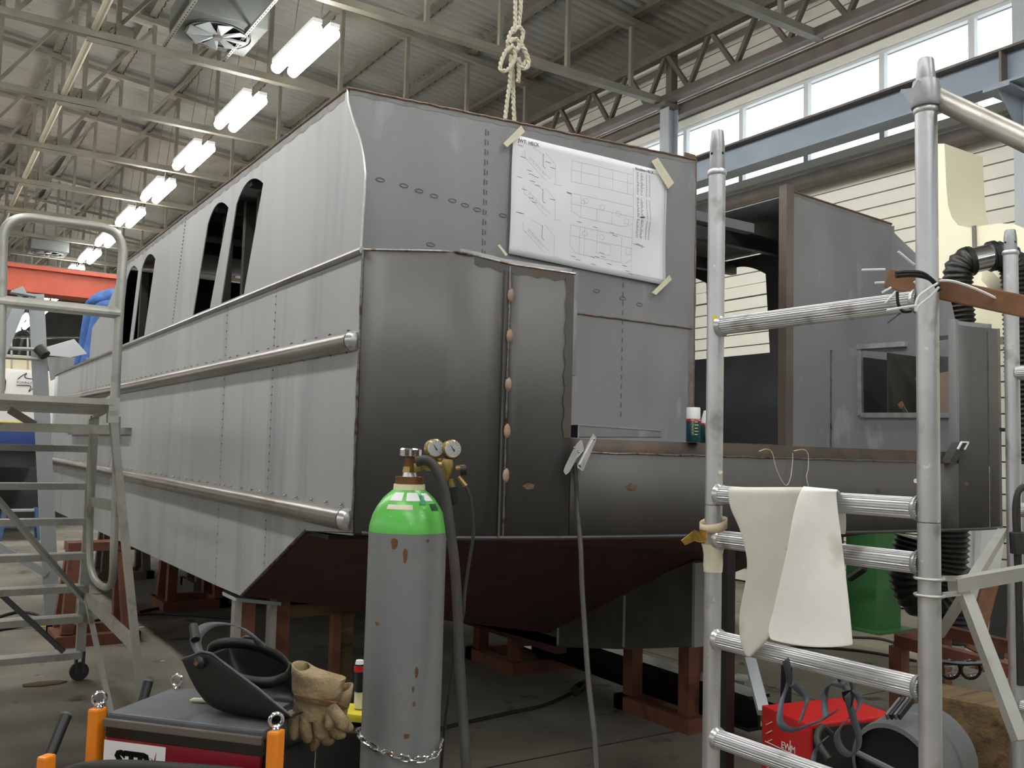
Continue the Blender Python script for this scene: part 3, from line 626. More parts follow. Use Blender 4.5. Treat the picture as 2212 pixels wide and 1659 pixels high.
# ---- rope hanging from the roof
rp = thing('hanging_rope', 'pale knotted rope hanging from the roof down to the cabin', 'rope', onY(1098, 262, 4.6))
RY = 4.6
def rr(pts, name='strand', r=.014, dy=0):
    pts = [onY(x, y, RY+dy+(k % 2)*.0) for k, (x, y) in enumerate(pts)]; c = spl(pts, 8); b = MB()
    for ph in (0, math.pi):      # two twisted plies
        ls = [0]
        for i in range(1, len(c)): ls.append(ls[-1]+(c[i]-c[i-1]).length)
        N = max(8, int(ls[-1]/.008)); out = []; j = 0
        for i in range(N+1):
            s = ls[-1]*i/N
            while j < len(ls)-2 and ls[j+1] < s: j += 1
            t = (s-ls[j])/max(1e-6, ls[j+1]-ls[j]); p = c[j].lerp(c[j+1], t); d = (c[j+1]-c[j]).normalized(); a = d.cross(V((0, 1, 0))).normalized(); e = a.cross(d)
            out.append(p+(a*math.cos(s*95+ph)+e*math.sin(s*95+ph))*r*.42)
        b.tube(out, r*.62, 6)
    b.build(name, M['rope'], rp)
rr([(1110, -130), (1113, 0), (1113, 60)]); rr([(1122, -130), (1125, 0), (1120, 60)])
rr([(1104, 120), (1102, 170), (1096, 215), (1091, 258)], dy=.01); rr([(1104, 120), (1108, 170), (1109, 215), (1111, 262)], dy=.02)
rr([(1120, 130), (1121, 155), (1119, 178)], dy=-.02)
rr([(1113, 55), (1101, 75), (1097, 100), (1112, 112), (1124, 96), (1130, 70), (1120, 58), (1108, 70)], 'knot', dy=-.02)
rr([(1100, 90), (1112, 84), (1122, 92), (1116, 108), (1104, 100)], 'knot', .015, dy=-.04)
rr([(1108, 98), (1092, 112), (1081, 140), (1084, 153), (1100, 148), (1112, 125), (1110, 100)], 'loop', dy=-.045)
rr([(1118, 95), (1130, 105), (1142, 130), (1138, 146), (1126, 145), (1120, 125)], 'loop', dy=-.03); rr([(1122, 92), (1134, 108), (1138, 128), (1130, 140)], 'loop', dy=-.01)
# ---- spray cans on the stern deck
def can(px, py0, py1, D, cap0, cap1, label, cone):
    p0 = dep(px, py0, D); z0 = 1.722; h = dep(px, py1, D).z-z0; r = .0325
    t = thing('spray_can', label, 'spray can', (p0.x, p0.y, z0), 'spray cans on the stern')
    MB().lathe((p0.x, p0.y, z0), [(r*.92, 0), (r, .004), (r, h*cap0-.008), (r*.9, h*cap0)], 28).build('body', M['canteal'], t)
    MB().lathe((p0.x, p0.y, z0+h*cap0), [(r*.96, 0), (r*.96, h*(1-cap0)-.004), (r*.9, h*(1-cap0))] if not cone else [(r*.8, 0), (r*.78, .02), (r*.45, .06), (r*.42, h*(1-cap0))], 28).build('cap', M['white'], t)
    n = (EYE-p0); n.z = 0; n.normalize(); a0 = math.atan2(n.y, n.x)
    b = MB(); R = r+.0006; zz0, zz1 = z0+h*.60, z0+h*.665
    b.grid([[V((p0.x+R*math.cos(a0+k*.1), p0.y+R*math.sin(a0+k*.1), z)) for k in range(-15, 16)] for z in (zz0, zz1)]); b.build('red_band', M['red'], t)
    side_ = V((-n.y, n.x, 0)); o = V((p0.x, p0.y, 0))+n*(r+.001)
    text('E-COLL', .013, M['white'], 'lettering', t, o+V((0, 0, zz0+.003))-side_*.010, side_, (0, 0, 1))
    text('LECKFINDER' if not cone else 'BAND-SPRAY', .0125, M['yellow'], 'lettering', t, o+V((0, 0, z0+.03))+side_*.002, (0, 0, 1), -side_)
    for i in range(5): MB().bar(o+V((0, 0, z0+.09-i*.014))+side_*.006-n*.001, o+V((0, 0, z0+.09-i*.014))+side_*(.02+.003*(i % 2))-n*.0022, .0012, .003).build('print_line', M['foam'], t, smooth=False)
    return t
can(1497, 967, 880, 4.15, .67, 1, 'teal spray can with a white cap and a red band on the stern', False)
can(1526, 967, 893, 4.28, .66, 1, 'smaller teal spray can with a narrow white nozzle beside the post', True)
# ---- loose steel angle on the stern, clamp, strings
z0 = 1.722
a = onY(1250, 960, sty(2.45)+.06); e = onY(1396, 955, sty(2.45)+.12); h = V((0, 0, .085))
t = thing('steel_offcut', 'loose folded steel offcut lying on the stern edge behind the clamp', 'offcut', (2.55, 3.15, 1.722))
a = V((2.41, 3.14, 1.724)); e = V((2.86, 3.11, 1.738))
MB().quad(a, e, e+V((0, 0, .032)), a+V((0, 0, .055)), .004, (0, 1, 0)).build('front_leg', M['steel'], t, smooth=False); MB().bar(a+V((0, -.002, .055)), e+V((0, -.002, .032)), .003, .003).bar(a+V((0, -.002, 0)), a+V((0, -.002, .055)), .004, .004).build('bright_edge', M['bright'], t, smooth=False)
MB().quad(a, e, e+V((.0, .10, .0)), a+V((-.05, .16, .0)), .004, (0, 0, 1)).build('base_leg', M['interior'], t, smooth=False)
MB().quad(a, a+V((-.05, .16, 0)), a+V((-.06, .16, .05)), a+V((0, 0, .055)), .004, (1, 0, 0)).build('end_fold', M['interior'], t, smooth=False)
# earth clamp with cable
cp = thing('earth_clamp', 'silver spring earth clamp biting the stern edge with a grey cable', 'clamp', onY(1250, 1000, 3.03))
def cpt(x, y, d=0): return onY(x, y, 3.03+d)
MB().plate([(1281, 936), (1289, 945), (1287, 953), (1262, 1012), (1258, 1018), (1247, 1010), (1247, 1004), (1262, 975), (1268, 960)], [], .022, lambda u, v, w_: cpt(u, v, -w_)).build('jaw', M['chrome'], cp, smooth=False)
MB().plate([(1254, 950), (1258, 952), (1262, 972), (1246, 990), (1230, 1020), (1222, 1026), (1217, 1018), (1221, 1006), (1236, 975), (1246, 958)], [], .03, lambda u, v, w_: cpt(u, v, -w_+.02)).build('handle', M['alu'], cp, smooth=False)
MB().plate([(1284, 944), (1287, 950), (1262, 1008), (1256, 1010), (1253, 1004)], [], .006, lambda u, v, w_: cpt(u, v, -.022-w_)).build('jaw_rib', M['alu'], cp, smooth=False)
for px, py in ((1240, 967), (1249, 976), (1283, 948)): MB().lathe(cpt(px, py, -.026), [(.006, 0), (.006, .006), (.003, .009)], 8, (0, -1, 0)).build('rivet', M['chrome'], cp)
pts = spl([cpt(1240, 1000), cpt(1244, 1035), cpt(1247, 1100, -.02), dep(1254, 1180, 3.5), dep(1257, 1260, 3.4), dep(1262, 1340, 3.3), dep(1272, 1480, 3.1), dep(1285, 1600, 2.9), dep(1291, 1720, 2.7)], 8)
MB().tube(pts, .0095, 8).build('cable', M['rubber'], cp)
t = thing('end_profile', 'short black open steel channel stub standing on the right end of the stern', 'steel stub', onY(2045, 1005, 2.79))
c0 = onY(2058, 1000, 2.79); c1 = onY(2083, 955, 2.77); ax = (c1-c0)
sx = V((1, 0, 0))*.062
MB().quad(c0-sx/2, c0+sx/2, c1+sx/2, c1-sx/2, .05, (0, 1, 0)).build('body', M['blackgloss'], t, smooth=False)
b = MB()
k = V((0, -.004, 0)); b.bar(c1-sx/2+k, c1+sx/2+k, .008, .008).bar(c1-sx/2+k, c1-sx/2-ax*.35+k, .008, .008).bar(c1+sx/2+k, c1+sx/2-ax*.35+k, .008, .008)
b.build('white_rim', M['white'], t, smooth=False)
st = thing('loose_string', 'thin pale string loops draped over the stern edge', 'string', onY(1700, 975, 2.9))
for pts in ([(1640, 975), (1655, 970), (1668, 978), (1676, 1010), (1690, 1040), (1700, 1048), (1708, 1030), (1712, 995), (1712, 978)], [(1715, 974), (1735, 971), (1745, 980), (1746, 1010), (1742, 1030), (1746, 1050)]):
    MB().tube(spl([onY(x, y, 2.89) for x, y in pts], 5), .0022, 5).build('loop', M['rope'], st)
br = thing('paint_brush', 'small paint brush with tan bristles inside the locker hatch', 'brush', onX(1958, 895, XK+.03))
MB().bar(onX(1958, 893, XK+.03), onX(1950, 880, XK+.03), .012, .022).build('ferrule', M['chrome'], br); MB().bar(onX(1950, 880, XK+.03), onX(1944, 870, XK+.03), .012, .03).build('bristles', M['beam'], br)
cd = [onX(x, y, XK+.12) for x, y in [(1977, 815), (2060, 800), (2064, 893), (1990, 893)]]
tag(MB().quad(*cd, .006, (1, 0, 0)).build('brown_panel', mat('brown_board', (150, 128, 116), .7, 0, .08), smooth=False), 'pale brown board standing inside the locker hatch', 'board')
# ================================================================== SCAFFOLD, APRON, STRAPS
def ribtube(b, a, c, r, n=96):
    a = V(a); c = V(c); z = (c-a).normalized(); u = V((0, 0, 1)) if abs(z.z) < .9 else V((1, 0, 0)); x = u.cross(z).normalized(); y = z.cross(x); rows = []
    for p in (a, c): rows.append([p+(x*math.cos(2*math.pi*k/n)+y*math.sin(2*math.pi*k/n))*(r if k % 4 < 2 else r-.0019) for k in range(n)])
    return b.grid(rows, True)
def ribbon(b, pts, w, wd, n=6):
    c = spl(pts, n); wd = V(wd).normalized()*(w/2); b.grid([[p-wd for p in c], [p+wd for p in c]]); return b
def loft(b, rings, n=16, cap=True):
    vs = []; fs = []
    for c, ax, ay in rings: vs += [V(c)+V(ax)*math.cos(2*math.pi*k/n)+V(ay)*math.sin(2*math.pi*k/n) for k in range(n)]
    for i in range(len(rings)-1):
        for k in range(n): fs.append((i*n+k, i*n+(k+1) % n, (i+1)*n+(k+1) % n, (i+1)*n+k))
    if cap: fs += [tuple(range(n-1, -1, -1)), tuple((len(rings)-1)*n+k for k in range(n))]
    return b.add(vs, fs)
PL, PR, P3 = (2.02, 1.965), (2.04, 1.29), (3.41, 1.82)
P4 = (3.43, 1.14)
rS = .0258
sc = thing('scaffold_tower', 'aluminium rolling scaffold frame with ribbed rungs in the right foreground', 'scaffold', (2.03, 1.63, 0))
def post(p, zt_, cz, name='post'):
    o = MB().tube([(p[0], p[1], 0.02), (p[0], p[1], cz)], rS, 20).build(name, M['alu'], sc)
    MB().lathe((p[0], p[1], cz-.012), [(rS+.001, 0), (rS+.0035, .004), (rS+.0035, .012), (rS, .018)], 20).build('collar', M['alu'], o)
    MB().lathe((p[0], p[1], cz), [(rS-.003, 0), (rS-.003, (zt_-cz)*.62), (rS-.007, zt_-cz-.004), (rS-.009, zt_-cz)], 20).build('spigot', M['alucast'], o)
    n = (EYE-V((p[0], p[1], EYE.z))).normalized(); sd = V((-n.y, n.x, 0))
    for s in (-.72, .72):
        d = (n*math.sqrt(1-s*s)+sd*s); MB().lathe(V((p[0], p[1], cz+(zt_-cz)*.42))+d*(rS-.0035), [(.0042, 0), (.0042, .0012)], 8, d).build('pin_hole', M['blackgloss'], o)
    return o
zz = lambda px, py, p: (lambda d: EYE.z+d.z*((p[0]*d.x+p[1]*d.y)/(d.x**2+d.y**2)))(ray(px, py))
pol = post(PL, zz(1549, 283, PL), zz(1547, 372, PL)); por = post(PR, zz(1997, 128, PR), zz(2000, 236, PR)); po3 = post(P3, zz(2183, 497, P3), zz(2183, 545, P3)); po4 = post(P4, 2.51, 2.42)
for z, zr_ in ((2.045, 2.045), (1.545, 1.545), (1.415, 1.415), (1.125, 1.125), (.845, .845), (.56, .56), (.28, .28)):
    o = ribtube(MB(), (PL[0], PL[1]-.02, z), (PR[0], PR[1]+.02, z), .0262).build('rung', M['alu'], sc, smooth=False)
    for p, s in ((PL, -1), (PR, 1)): MB().lathe((p[0], p[1]+s*.022, z), [(.033, 0), (.031, .008), (.027, .014)], 18, (0, s, 0)).build('weld_collar', M['bright'], o)
    if z != 1.415: ribtube(MB(), (P3[0], P3[1]-.02, z-.05), (P4[0], P4[1]+.02, z-.05), .0262).build('rung', M['alu'], sc, ang=80)
for p, o in ((PL, pol), (PR, por)):
    MB().lathe((p[0], p[1], zz(2003, 1128, PR)-.0012), [(rS+.0004, 0), (rS+.0004, .002)], 20).build('joint_line', M['steel_dark'], o)
    MB().lathe((p[0]+.0, p[1]-.03 if p is PL else p[1]+.03, 1.61), [(.001, 0), (.0055, .002), (.0055, .010)], 10, (-.6, -.2, 0)).build('lock_button', M['foam'], o)
MB().box((PL[0]-.022, PL[1]-.018, 2.06), (.012, .012, .03), .8).build('yellow_tag', M['yellow'], sc)
for p in (PL, PR, P3, P4):
    o = MB().tube(arc((p[0], p[1], .07), .05, 0, 360, 20, (1, 0, 0), (0, 0, 1))[:-1], .02, 8, closed=True).build('castor', M['rubber'], sc)
# handrail tube clipped to the right post, with its claw
h0 = V((PR[0]+.03, PR[1]-.005, zz(2003, 205, PR))); h1 = dep(2212, 302, 2.08); h2 = h0+(h1-h0)*2.3
o = MB().tube([h0, h2], .0255, 18).build('handrail', mat('worn_galvanised', (186, 182, 174), .38, .7, .25, 10, [((128, 108, 84), 9, .56, .15)]), sc)
MB().tube([h0-(h2-h0).normalized()*.025, h0+(h2-h0).normalized()*.02], .019, 12).build('rail_end', M['aludull'], o)
c = V((PR[0], PR[1], h0.z))
MB().lathe(c-V((0, 0, .032)), [(rS+.008, 0), (rS+.010, .006), (rS+.007, .05), (rS+.004, .066)], 18).build('claw', M['alucast'], o)
MB().plate([(1982, 172), (1990, 176), (1988, 205), (1975, 212), (1968, 224), (1958, 212), (1952, 203), (1944, 200), (1946, 193), (1972, 190)], [], .016, lambda u, v, w_: dep(u, v, 2.17-w_)).build('claw_arm', M['alucast'], o, smooth=False)
# stabiliser arm on the right post
s0 = dep(2045, 1262, 2.2); s1 = dep(2260, 1228, 2.32)
st_ = MB().bar(dep(2058, 1264, 2.2), s1, .03, .032).build('stabiliser_arm', M['aludull'], sc, smooth=False)
for y0 in (1249, 1285):
    z = zz(2003, y0, PR); MB().tube(arc((PR[0], PR[1], z), rS+.006, 0, 360, 18, (1, 0, 0), (0, 1, 0))[:-1], .004, 6, closed=True).bar(V((PR[0], PR[1], z))+RT*.03, dep(2075, y0+1 if y0 < 1260 else 1281, 2.2), .006, .012).build('clamp_ring', M['aludull'], st_)
MB().bar(dep(2085, 1285, 2.22), dep(2205, 1600, 2.05), .034, .02).build('stabiliser_leg', M['aludull'], sc, smooth=False)
MB().bar(dep(2085, 1280, 2.5), dep(2165, 1150, 3.3), .028, .028).build('stabiliser_brace', M['aludull'], sc, smooth=False)
MB().bar(dep(2080, 1290, 2.4), dep(2030, 1370, 2.6), .02, .02).build('stabiliser_brace', M['aludull'], sc, smooth=False)
# ---- rusty beam tied to the right post
B0 = dep(1926, 603, 2.37); B1 = dep(2212, 662, 2.10); B2 = B0+(B1-B0)*2.2
bt = thing('square_beam', 'rusty brown square beam tied across the right scaffold post', 'beam', B0-V((0, 0, .03)))
MB().bar(B0, B2, .05, .05, (0, 0, 1)).build('beam', M['beam'], bt, bevel=.004, smooth=False)
b = MB()
for pts in ([(1935, 590), (1960, 588), (1995, 592), (2028, 620)], [(1935, 596), (1975, 594), (2010, 603), (2030, 628)]): b.tube(spl([dep(x, y, 2.135) for x, y in pts], 6), .0055, 8)
b.build('black_cord', M['black'], bt)
b = MB()
for pts in ([(2030, 606), (2060, 608), (2110, 625), (2160, 648), (2190, 658)], [(2028, 620), (2010, 640), (1985, 660), (1978, 672), (1985, 640), (2025, 612)], [(1978, 660), (1945, 665), (1916, 670)]): b.tube(spl([dep(x, y, 2.13) for x, y in pts], 6), .0032, 6)
for p in ([(1862, 583), (1912, 582)], [(1890, 611), (1910, 610)], [(1905, 632), (1925, 621)], [(1940, 543), (1975, 572)], [(1975, 608), (1993, 627)], [(1912, 655), (1935, 630)]): b.tube([dep(x, y, 2.28) for x, y in p], .003, 6)
b.build('white_cable_tie', M['white'], bt)
b = MB(); pts = [(1938, 630), (1940, 655), (1950, 672), (1968, 672)]; b.tube(spl([dep(x, y, 2.17) for x, y in pts], 5), .004, 6); b.tube([dep(1945, 676, 2.17), dep(1917, 698, 2.17)], .0015, 5); b.build('black_cable_tie', M['black'], bt)
# ---- leather apron over the second rung
ap = thing('leather_apron', 'pale leather welding apron folded over the second scaffold rung', 'apron', (2.0, 1.7, 1.1))
def flap(left, right, name, off, rows=24, cols=14, wave=.012, bottom=None, m='apron', curl=0):
    Lc = spl([V((x, y, 0)) for x, y in left], 8); Rc = spl([V((x, y, 0)) for x, y in right], 8)
    def at(c, t): f = t*(len(c)-1); i = min(int(f), len(c)-2); return c[i].lerp(c[i+1], f-i)
    g = []
    top = [onX(*(at(Lc, 0).lerp(at(Rc, 0), j/cols)).xy, 2.03) for j in range(cols+1)]
    g.append([V((2.03+.035, p.y, p.z-.12)) for p in top]); g.append([V((2.03+.034, p.y, p.z-.03)) for p in top]); g.append([V((2.03, p.y, p.z+.002)) for p in top])
    for i in range(1, rows+1):
        t = i/rows; row = []
        for j in range(cols+1):
            s = j/cols; e = at(Lc, t).lerp(at(Rc, t), s)
            if bottom: e = e+V((0, bottom*4*s*(1-s)*t**3, 0))
            x = 2.03-.031-off-wave*(math.sin(s*5+t*2.2)*.6*t+math.sin(t*6+s*3)*.3)-.02*t*math.sin(math.pi*s)-curl*(1-s)**3*min(1, t*3)
            row.append(onX(e.x, e.y, x))
        g.append(row)
    MB().grid(g).build(name, M[m], ap, thick=.003, sub=1, ang=180)
flap([(1573, 1051), (1572, 1068), (1578, 1100), (1595, 1136), (1605, 1169), (1614, 1213), (1609.5, 1261), (1600, 1304.5), (1596, 1345.5), (1600, 1389), (1612, 1418)],
     [(1736, 1049), (1731, 1075), (1728, 1124), (1716, 1184), (1705, 1230), (1695, 1262), (1685, 1300), (1678, 1340), (1668, 1365), (1652, 1390), (1620, 1420)], 'rear_flap', .0, wave=.016, m='apron2')
flap([(1736, 1049), (1723, 1075), (1711, 1124), (1701, 1184), (1684, 1256), (1670, 1317), (1659, 1360), (1664, 1382)],
     [(1810, 1058), (1807, 1068), (1810, 1100), (1817, 1155), (1826.5, 1232), (1836, 1317), (1841, 1370), (1843, 1394)], 'front_flap', .028, wave=.010, bottom=10, curl=.03)
# tape bundle on the left post
tb = thing('tape_bundle', 'cream tape ring with crumpled brown tape wrapped round the left scaffold post', 'tape', (PL[0], PL[1], 1.3))
z1 = zz(1537, 1143, PL); z0_ = zz(1537, 1128, PL)
b = MB(); ct = V((PL[0], PL[1], z1)); b.grid([[ct+V((.036*math.cos(a*.2618)+.0, .042*math.sin(a*.2618), dz+.012*math.cos(a*.2618))) for a in range(24)] for dz in (0, .026)], True); b.build('cream_ring', mat('cream_tape', (206, 188, 158), .6, 0, .1), tb, thick=.003)
b = MB(); z0 = zz(1537, 1235, PL); zt_ = zz(1537, 1175, PL); b.lathe((PL[0], PL[1], z0), [(rS+.0015, 0), (rS+.003, .02), (rS+.002, .05), (rS+.006, zt_-z0-.01), (rS+.009, zt_-z0)], 20, cap=False); b.build('white_wrap', M['tape'], tb)
for k, pts in enumerate(([(1472, 1168), (1498, 1148), (1502, 1168), (1480, 1178)], [(1500, 1145), (1514, 1152), (1512, 1172), (1498, 1168)], [(1512, 1144), (1527, 1146), (1528, 1170), (1513, 1172)])):
    d = 2.71-.02*k; MB().quad(*[dep(x, y, d+.012*(i % 2)) for i, (x, y) in enumerate(pts)], .003).build('brown_tape', mat('brown_tape_%d' % k, (150, 118, 50), .3, 0, .35, 30), tb)
# ---- straps of the apron hanging beneath
sp = thing('apron_straps', 'dark grey webbing straps dangling below the apron in loose loops', 'strap', dep(1760, 1600, 2.45))
for pts, w_ in (([(1697, 1425), (1705, 1460), (1702, 1480), (1690, 1510), (1684, 1545), (1690, 1568), (1715, 1577), (1750, 1565), (1780, 1552), (1808, 1535)], .02),
                ([(1712, 1478), (1728, 1494), (1742, 1505), (1740, 1525), (1728, 1560)], .016),
                ([(1808, 1452), (1820, 1478), (1832, 1490), (1842, 1488), (1838, 1466)], .014),
                ([(1822, 1480), (1800, 1475), (1785, 1490), (1781, 1520), (1785, 1548)], .022),
                ([(1828, 1495), (1850, 1500), (1858, 1515), (1850, 1535), (1825, 1560), (1808, 1585), (1815, 1615), (1835, 1630), (1852, 1622), (1855, 1590), (1840, 1540), (1830, 1500)], .02),
                ([(1785, 1595), (1772, 1605), (1760, 1625), (1755, 1660)], .02)):
    ribbon(MB(), [dep(x, y, 2.4+.05*math.sin(i)) for i, (x, y) in enumerate(pts)], w_*1.35, FW*.6+RT*.75+UP*.25).build('strap', M['strap'], sp, thick=.002)
MB().plate([(1818, 1495), (1838, 1490), (1846, 1500), (1842, 1522), (1836, 1532), (1822, 1512)], [], .008, lambda u, v, w_: dep(u, v, 2.37-w_)).build('buckle', M['black'], sp)
# ================================================================== GAS CYLINDER AND WELDING SET
TC = V((1.262, 2.455, 0)); TD = 2.7
tz = lambda y: dep(870, y, TD).z
tk = thing('gas_cylinder', 'grey gas cylinder with a bright green shoulder, brass regulator and two gauges', 'gas cylinder', (TC.x, TC.y, .13))
zg = tz(1148)
SH = [(.114, zg), (.113, zg+.018), (.104, tz(1111)), (.092, tz(1094)), (.076, tz(1077)), (.060, tz(1066)), (.047, tz(1058))]
MB().lathe((TC.x, TC.y, 0), [(.10, .13), (.114, .15), (.114, .5), (.114, zg)], 48).build('body', M['tankgrey'], tk)
MB().lathe((TC.x, TC.y, 0), SH, 48, cap=False).build('shoulder', M['tankgreen'], tk)
def shr(z):
    for (r0, a), (r1, b_) in zip(SH, SH[1:]):
        if a <= z <= b_: return r0+(r1-r0)*(z-a)/(b_-a)
    return .114
nT = (EYE-V((TC.x, TC.y, EYE.z))).normalized(); aT = math.atan2(nT.y, nT.x)
def sticker(y0, y1, a0, a1, m, name='sticker', skew=0):
    b = MB(); z0, z1 = tz(y1), tz(y0); rows = []
    for i in range(7):
        z = z0+(z1-z0)*i/6; r = shr(z)+.0012; rows.append([V((TC.x+r*math.cos(aT+a+skew*i/6), TC.y+r*math.sin(aT+a+skew*i/6), z)) for a in [a0+(a1-a0)*k/8 for k in range(9)]])
    b.grid(rows).build(name, m, tk)
sticker(1063, 1080, -.75, -.25, M['white']); sticker(1063, 1080, -.10, .42, M['white']); sticker(1064, 1080, .62, 1.05, M['white'])
sticker(1068, 1088, .35, .60, mat('dark_green_label', (20, 140, 90), .4, 0, 0), skew=.12); sticker(1088, 1098, -.72, .13, M['tape'], 'scraped_strip')
sticker(1086, 1100, .75, 1.1, mat('deep_green_label', (20, 70, 40), .4, 0, 0))
for px_, py_, w_, h_ in ((850, 1168, 8, 12), (873, 1192, 5, 16), (920, 1162, 4, 4), (898, 1432, 4, 12), (891, 1466, 3, 7), (893, 1496, 4, 5), (878, 1560, 7, 5), (842, 1596, 8, 3), (815, 1336, 6, 4)):
    d_ = ray(px_, py_); k_ = (px_-870.5+(py_-1400)*.029)/85; a_ = math.asin(max(-.98, min(.98, k_))); z_ = tz(py_); R_ = .1146
    MB().add([V((TC.x+R_*math.cos(aT+a_+w_/85*math.cos(i*.7)*(1+.3*math.sin(i*2.3))), TC.y+R_*math.sin(aT+a_+w_/85*math.cos(i*.7)*(1+.3*math.sin(i*2.3))), z_+h_/740*math.sin(i*.7))) for i in range(9)], [tuple(range(9))]).build('rust_patch', M['rust'], tk)
ring = lambda y0, y1, r0, r1, m, nm, n=24: MB().lathe((TC.x, TC.y, tz(y0)), [(r0, 0), (r1, tz(y1)-tz(y0))], n).build(nm, m, tk)
ring(1058, 1046, .047, .046, M['foam'], 'neck_ring'); ring(1046, 1030, .041, .043, M['rust'], 'neck_collar'); ring(1030, 1012, .022, .017, M['bright'], 'valve_neck'); ring(1020, 1008, .024, .022, M['brass'], 'valve_nut', 6); ring(1012, 985, .016, .016, M['rust'], 'valve_stem')
b = MB(); z = tz(987); h = tz(968)-z
for k in range(1): b.lathe((TC.x, TC.y, z), [(.026, 0), (.031, .003), (.031, h-.004), (.027, h)], 32)
for i in range(32*2): pass
for i, p in enumerate(b.v):
    a = math.atan2(p.y-TC.y, p.x-TC.x); k = 1+.07*math.cos(a*10); b.v[i] = V((TC.x+(p.x-TC.x)*k, TC.y+(p.y-TC.y)*k, p.z))
b.build('hand_wheel', M['chrome'], tk)
def at(x, y, d=0): return dep(x, y, TD+d)
reg = MB().bar(at(895, 1010), at(912, 1008), .026, .026).bar(at(905, 1009), at(925, 1006), .02, .02).build('inlet_nut', M['brass'], tk, bevel=.004)
rb = MB(); rb.tube([at(920, 1006), at(960, 1006)], .016, 14); rb.lathe(at(965, 1004), [(.001, .022), (.017, .018), (.021, .0), (.021, -.014), (.018, -.024), (.012, -.034), (.008, -.05)], 20, UP*.95+RT*.1).build('regulator_body', M['brass'], tk)
MB().tube([at(985, 1012), at(1003, 1010)], .009, 10).build('outlet', M['brass'], tk); MB().tube([at(995, 1016), at(1008, 1015)], .015, 12).build('side_knob', M['black'], tk)
MB().tube([at(974, 1035), at(978, 1052)], .008, 10).build('stem', M['brass'], tk); MB().tube([at(978, 1052), at(985, 1090)], .0145, 8).build('adjusting_knob', M['black'], tk)
MB().tube([at(990, 1030), at(1006, 1050)], .007, 8).build('hose_tail', M['brass'], tk)
fd = (-FW*.86-RT*.15+RT*.62*.9+UP*.12)
fd = (-FW*.9+RT*.38+UP*.10).normalized()
for gx, gy in ((944, 968), (981, 970)):
    c = at(gx-10, gy+1, .02); g = MB().lathe(c, [(.026, 0), (.0275, .004), (.0275, .028), (.025, .031)], 28, fd).build('gauge', M['brass'], tk)
    c2 = c+fd*.0312
    MB().lathe(c2, [(.024, 0), (.024, .0012)], 28, fd).build('dial', M['white'], g); MB().tube([c2+fd*.002, c2+fd*.002+(UP*.75-RT*.5)*.018], .0012, 5).tube([c2+fd*.002, c2+fd*.002-(UP*.75-RT*.5)*.008], .002, 5).build('needle', M['blackgloss'], g)
    bb_ = MB()
    for k in range(11):
        a = math.radians(225-27*k); d = RT*math.cos(a)*.95+UP*math.sin(a); bb_.tube([c2+fd*.0016+d*.017, c2+fd*.0016+d*.021], .0008, 4)
    bb_.build('scale_marks', M['inkdark'], g)['kind'] = 'stuff'
    MB().lathe(c2+fd*.0045, [(.0245, 0), (.022, .003), (.001, .004)], 28, fd).build('glass', M['lens'], g)
    MB().tube([c+fd*.012-UP*.024, at(960, 1000)], .006, 8).build('gauge_stem', M['brass'], g)
# chain round the cylinder
chn = thing('safety_chain', 'bright steel chain slung across the front of the gas cylinder', 'chain', (TC.x, TC.y, .7))
cp_ = spl([at(777, 1578, -.02), at(783, 1596, -.08), at(815, 1618, -.125), at(865, 1636, -.14), at(915, 1640, -.135), at(945, 1626, -.10), at(955, 1600, -.04)], 20)
Ls = [0]
for i in range(1, len(cp_)): Ls.append(Ls[-1]+(cp_[i]-cp_[i-1]).length)
s_ = 0; k = 0
while s_ < Ls[-1]:
    j = max(i for i in range(len(Ls)-1) if Ls[i] <= s_); p = cp_[j].lerp(cp_[j+1], (s_-Ls[j])/max(1e-6, Ls[j+1]-Ls[j])); d = (cp_[j+1]-cp_[j]).normalized()
    nn = (UP if k % 2 else -FW); nn = (nn-d*nn.dot(d)).normalized(); pts = [p+d*(.0135*math.cos(a*.5236)+(.004 if math.cos(a*.5236) > 0 else -.004))+nn*.0085*math.sin(a*.5236) for a in range(12)]
    MB().tube(pts, .0026, 6, closed=True).build('link', M['chrome'], chn); s_ += .0235; k += 1
MB().tube([at(776, 1572, -.02), at(778, 1580, -.02)], .008, 8).build('hook', M['chrome'], chn)
# torch hose draped over the valve
th = thing('torch_hose', 'thick dark torch hose draped over the cylinder valve and hanging down', 'hose', at(1000, 1700, -.1))
MB().tube(spl([at(900, 998, -.04), at(918, 994, -.045), at(935, 1004, -.05), at(950, 1030, -.06), at(962, 1070, -.07), at(972, 1140, -.09), at(982, 1220, -.11), at(988, 1310, -.13), at(992, 1420, -.16), at(999, 1530, -.2), at(1006, 1640, -.25), at(1015, 1800, -.3)], 10), .0145, 12).build('hose', M['rubber'], th)
t2 = thing('gas_hose', 'thin black gas hose running down from the regulator', 'hose', at(960, 1600, 0))
MB().tube(spl([at(1005, 1050), at(1016, 1075), at(1021, 1115), at(1022, 1160), at(1014, 1210), at(1004, 1280), at(1000, 1330), at(984, 1400, .06), at(972, 1480, .10), at(960, 1570, .15), at(952, 1680, .18)], 8), .005, 8).build('hose', M['rubber'], t2)
